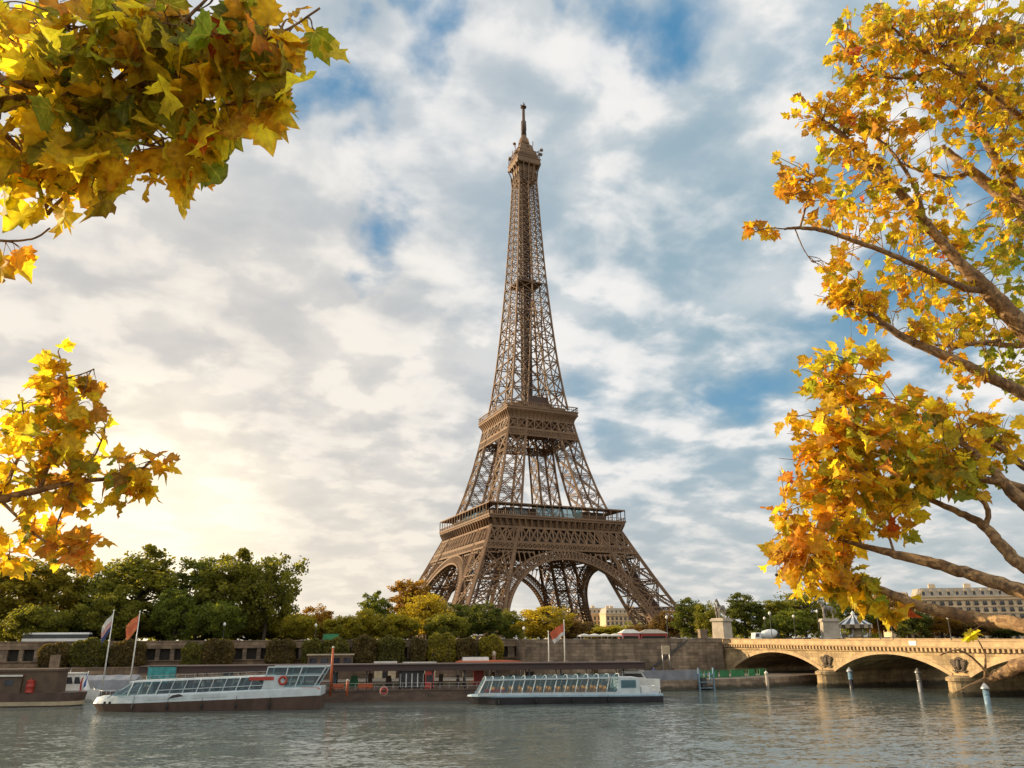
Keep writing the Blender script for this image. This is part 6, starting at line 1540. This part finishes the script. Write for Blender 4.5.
# lower tree at the right
plane_tree('nearer plane tree at the lower right with thick mottled boughs and larger golden leaves', (14.2, 3.2, 8.2),
    [[(1110, 645, 6.6, 22), (1060, 632, 7.0, 19), (1024, 625, 7.3, 17), (980, 619, 7.7, 15), (940, 611, 8.0, 13), (905, 600, 8.2, 11), (880, 589, 8.4, 8), (855, 577, 8.5, 5), (838, 566, 8.6, 3)],
     [(1110, 618, 7.0, 24), (1060, 603, 7.4, 21), (1024, 592, 7.7, 18), (980, 577, 8.0, 15), (935, 564, 8.3, 13), (895, 554, 8.5, 10), (862, 546, 8.7, 6), (835, 538, 8.8, 3)],
     [(1100, 610, 7.4, 20), (1060, 588, 7.7, 18), (1024, 566, 8.0, 16), (1003, 547, 8.2, 14), (985, 527, 8.4, 11), (960, 513, 8.6, 8), (930, 500, 8.8, 6), (905, 490, 9.0, 3)],
     [(1090, 530, 8.0, 22), (1050, 517, 8.2, 20), (1024, 502, 8.4, 17), (1004, 483, 8.6, 13), (985, 462, 8.8, 9), (965, 445, 9.0, 7), (935, 425, 9.2, 4), (900, 405, 9.3, 2.5)],
     [(1004, 483, 8.6, 10), (980, 478, 8.7, 8), (945, 468, 8.8, 6), (910, 455, 9.0, 4), (875, 440, 9.1, 2.5)],
     [(1090, 500, 8.5, 12), (1050, 480, 8.7, 10), (1024, 466, 8.9, 9), (1000, 447, 9.1, 7), (978, 440, 9.2, 6), (958, 438, 9.2, 4)],
     [(985, 527, 8.4, 6), (988, 510, 8.4, 6), (978, 495, 8.5, 5)], [(862, 546, 8.7, 3), (850, 515, 8.8, 3), (845, 480, 8.9, 2.5), (850, 440, 9.0, 2), (858, 400, 9.0, 1.5), (850, 365, 9.0, 1)],
     [(855, 577, 8.5, 2.5), (825, 560, 8.6, 2), (800, 545, 8.6, 1.5), (780, 520, 8.7, 1)], [(895, 554, 8.5, 3), (885, 525, 8.7, 2.5), (880, 500, 8.8, 2)],
     [(1110, 632, 5.6, 22), (1060, 648, 6.0, 19), (1024, 663, 6.2, 16), (1003, 672, 6.35, 13), (990, 678, 6.4, 9), (983, 680, 6.42, 4)],
     [(990, 677, 6.4, 4), (975, 660, 6.4, 2.5), (958, 650, 6.4, 2), (940, 655, 6.4, 1)], [(985, 679, 6.4, 3.5), (972, 684, 6.35, 2.5), (955, 693, 6.3, 1.2)], [(985, 677, 6.4, 3), (985, 655, 6.4, 2), (978, 640, 6.4, 1)]],
    [(845, 372, 46, 30, 9.0, .5, 26, None), (820, 398, 30, 26, 9.0, .4, 18, None), (862, 412, 52, 34, 9.0, .6, 38, None), (900, 430, 50, 36, 9.1, .6, 34, 's'), (945, 440, 40, 34, 9.0, .6, 26, None), (975, 465, 30, 26, 8.8, .5, 20, 's'), (835, 450, 36, 28, 9, .5, 28, None), (880, 470, 54, 30, 8.9, .6, 40, 's'), (930, 475, 46, 26, 8.8, .5, 28, 's'), (845, 495, 46, 26, 8.8, .5, 32, None),
     (806, 512, 34, 26, 8.7, .4, 18, None), (890, 512, 40, 22, 8.7, .5, 18, None), (800, 545, 30, 22, 8.6, .4, 16, 'o'), (785, 565, 20, 14, 8.6, .3, 7, 'o'), (838, 540, 40, 24, 8.7, .4, 24, None), (830, 575, 38, 20, 8.5, .4, 22, None), (862, 588, 26, 12, 8.4, .3, 12, 's'), (828, 590, 34, 12, 8.4, .3, 14, 'y'), (790, 420, 8, 16, 9, .2, 4, 'o'), (780, 480, 18, 22, 8.8, .3, 6, 'o'),
     (770, 505, 10, 10, 8.7, .2, 2, 'o'), (970, 408, 26, 12, 9.2, .3, 6, None), (998, 425, 18, 14, 9.2, .3, 7, None), (1012, 445, 12, 8, 9.2, .2, 3, 'y'), (925, 405, 30, 14, 9.2, .3, 8, None), (905, 605, 20, 6, 8.2, .2, 3, 'o'), (885, 608, 10, 6, 8.3, .2, 2, 'y'), (966, 640, 4, 3, 7.6, .05, 1, 'y')],
    .172, GW, 3.0, .42, .45, .04, .008, join=(11.0, 3.9, 10.2), rest=((13, 1, 13), (9.5, -1.5, 13), (15, 4, 12.5), (12, -2, 11.5)))
# left tree: near overhanging bough and the lit bough below
LW = {'olive': 5, 'yellow': 5, 'gold': 3.0, 'green': 1.8, 'brown': .6, 'orange': .4, 'red': .1}
plane_tree('left plane tree whose near bough hangs large olive and yellow leaves into the top corner', (-4.6, 3.2, 8.2),
    [[(-90, 120, 4.6, 50), (-40, 105, 4.5, 34), (10, 98, 4.4, 24), (60, 90, 4.3, 15), (110, 86, 4.25, 11), (160, 82, 4.2, 8), (210, 62, 4.2, 6), (255, 45, 4.2, 4), (290, 28, 4.2, 3), (320, 8, 4.2, 2)],
     [(10, 98, 4.4, 10), (40, 60, 4.3, 9), (65, 25, 4.3, 8), (85, -20, 4.3, 6)], [(60, 90, 4.3, 7), (90, 120, 4.3, 5), (130, 140, 4.25, 4), (170, 150, 4.2, 3), (205, 160, 4.2, 1.5)],
     [(-40, 105, 4.5, 12), (0, 130, 4.5, 8), (25, 160, 4.5, 6), (40, 190, 4.5, 3), (48, 215, 4.5, 1.5)], [(160, 82, 4.2, 5), (190, 100, 4.2, 4), (225, 105, 4.2, 3), (255, 100, 4.2, 1.5)], [(-60, 230, 4.7, 8), (-20, 238, 4.7, 4), (10, 241, 4.7, 3), (35, 238, 4.7, 2), (50, 228, 4.7, 1)],
     [(110, 86, 4.25, 6), (150, 50, 4.2, 5), (190, 15, 4.2, 4), (215, -10, 4.2, 3)], [(255, 45, 4.2, 2.5), (282, 60, 4.2, 2), (292, 75, 4.2, 1)]],
    [(40, 25, 60, 34, 4.3, .35, 20, None), (110, 25, 60, 34, 4.3, .35, 20, 's'), (175, 25, 50, 30, 4.25, .3, 15, 's'), (228, 22, 34, 26, 4.2, .25, 8, None), (262, 30, 24, 22, 4.2, .2, 4, 's'), (288, 48, 10, 16, 4.2, .1, 2, 'o'), (316, 24, 9, 7, 4.2, .05, 1, 'y'), (30, 75, 50, 36, 4.35, .35, 16, 's'), (95, 80, 55, 36, 4.3, .35, 18, 's'), (160, 75, 50, 36, 4.25, .3, 16, 's'), (215, 75, 40, 30, 4.2, .25, 9, None),
     (255, 82, 22, 22, 4.2, .15, 4, 's'), (20, 130, 40, 32, 4.45, .25, 11, 'y'), (70, 130, 40, 34, 4.35, .25, 11, None), (120, 125, 40, 30, 4.3, .25, 11, 's'), (170, 120, 40, 28, 4.25, .2, 9, None), (220, 112, 30, 22, 4.2, .15, 5, 's'), (262, 106, 12, 12, 4.2, .1, 2, 'y'), (50, 165, 26, 22, 4.45, .15, 6, 'y'), (105, 150, 26, 18, 4.3, .15, 4, 'y'), (150, 148, 26, 16, 4.25, .15, 4, 'y'), (190, 142, 20, 14, 4.2, .1, 3, None), (206, 165, 4, 6, 4.2, .05, 1, 'o'), (20, 170, 30, 20, 4.5, .2, 6, 'y'), (62, 188, 20, 12, 4.5, .15, 4, 'y'), (290, 20, 16, 16, 4.2, .1, 3, 'o'), (280, 75, 12, 12, 4.2, .1, 2, 'y'), (235, 60, 40, 40, 4.2, .25, 8, 's'), (235, 122, 26, 16, 4.2, .12, 5, 'y'), (150, 165, 50, 12, 4.25, .12, 5, 'y'), (90, 178, 30, 10, 4.35, .1, 4, 'y'), (130, 60, 90, 50, 4.45, .2, 16, 'g'), (52, 195, 12, 8, 4.5, .1, 2, 'y'), (12, 248, 14, 7, 4.7, .1, 2, 'o')],
    .182, LW, 2.05, .30, .75, 0, .008, join=(-3.4, 3.9, 11.9), rest=((-6.5, 1.5, 14.5), (-3.5, -2, 14), (-8, 3.5, 13.2), (-1, -1.5, 15)))
plane_tree('smaller plane tree at the left with a low sunlit bough of yellow and orange leaves', (-6.6, 5.2, 8.2),
    [[(-110, 530, 6.6, 34), (-50, 508, 6.7, 20), (0, 499, 6.8, 11), (40, 490, 6.9, 8), (75, 482, 6.95, 6), (110, 478, 7.0, 4.5), (140, 470, 7.0, 3), (160, 452, 7.0, 1.6)],
     [(40, 490, 6.9, 5), (50, 460, 6.9, 4.5), (60, 430, 6.95, 4), (66, 400, 7.0, 3), (66, 375, 7.0, 2), (58, 352, 7.0, 1)], [(0, 499, 6.8, 6), (15, 465, 6.9, 4), (25, 440, 6.9, 2.5), (22, 400, 7, 1.5)], [(75, 482, 6.95, 3), (95, 455, 7, 2.5), (105, 430, 7, 1.5)],
     [(0, 499, 6.8, 4), (25, 525, 6.8, 3), (50, 545, 6.8, 2.5), (75, 558, 6.8, 1.5)], [(75, 482, 6.95, 2.5), (60, 515, 6.9, 2), (55, 535, 6.9, 1.2)], [(66, 378, 7.0, 1.5), (82, 374, 7, 1.2), (94, 369, 7, .8)], [(-50, 508, 6.7, 6), (-10, 540, 6.7, 4), (10, 560, 6.7, 2)]],
    [(57, 355, 9, 10, 7, .1, 3, 'y'), (60, 380, 24, 16, 7, .2, 8, None), (48, 400, 32, 20, 7, .25, 11, None), (90, 373, 8, 8, 7, .1, 2, 'o'), (70, 420, 32, 22, 7, .25, 13, None), (30, 430, 34, 26, 6.95, .25, 12, 'y'), (75, 445, 34, 22, 7, .25, 13, None), (20, 465, 34, 24, 6.9, .25, 10, 'y'), (60, 472, 40, 20, 6.95, .25, 12, None), (100, 470, 34, 16, 7, .2, 10, 's'), (130, 478, 24, 16, 7, .15, 8, None), (152, 490, 14, 14, 7, .1, 4, None), (160, 462, 10, 8, 7, .1, 3, 'o'), (12, 500, 26, 20, 6.85, .2, 7, 'y'),
     (85, 498, 24, 12, 6.95, .15, 5, None), (115, 502, 18, 10, 7, .1, 3, None), (60, 545, 34, 12, 6.8, .15, 8, 'o'), (15, 552, 22, 14, 6.75, .15, 6, 'y'), (80, 560, 20, 10, 6.8, .1, 4, 'o'), (40, 530, 24, 12, 6.85, .15, 5, None)],
    .160, {'yellow': 5, 'gold': 4.5, 'olive': 2.2, 'orange': 1.6, 'brown': .8}, 3.0, .26, .5, 0, .006, join=(-5.3, 6.1, 10.6), rest=((-8, 3.5, 13), (-9.5, 5, 11.6), (-5.5, 2.5, 13.2)))
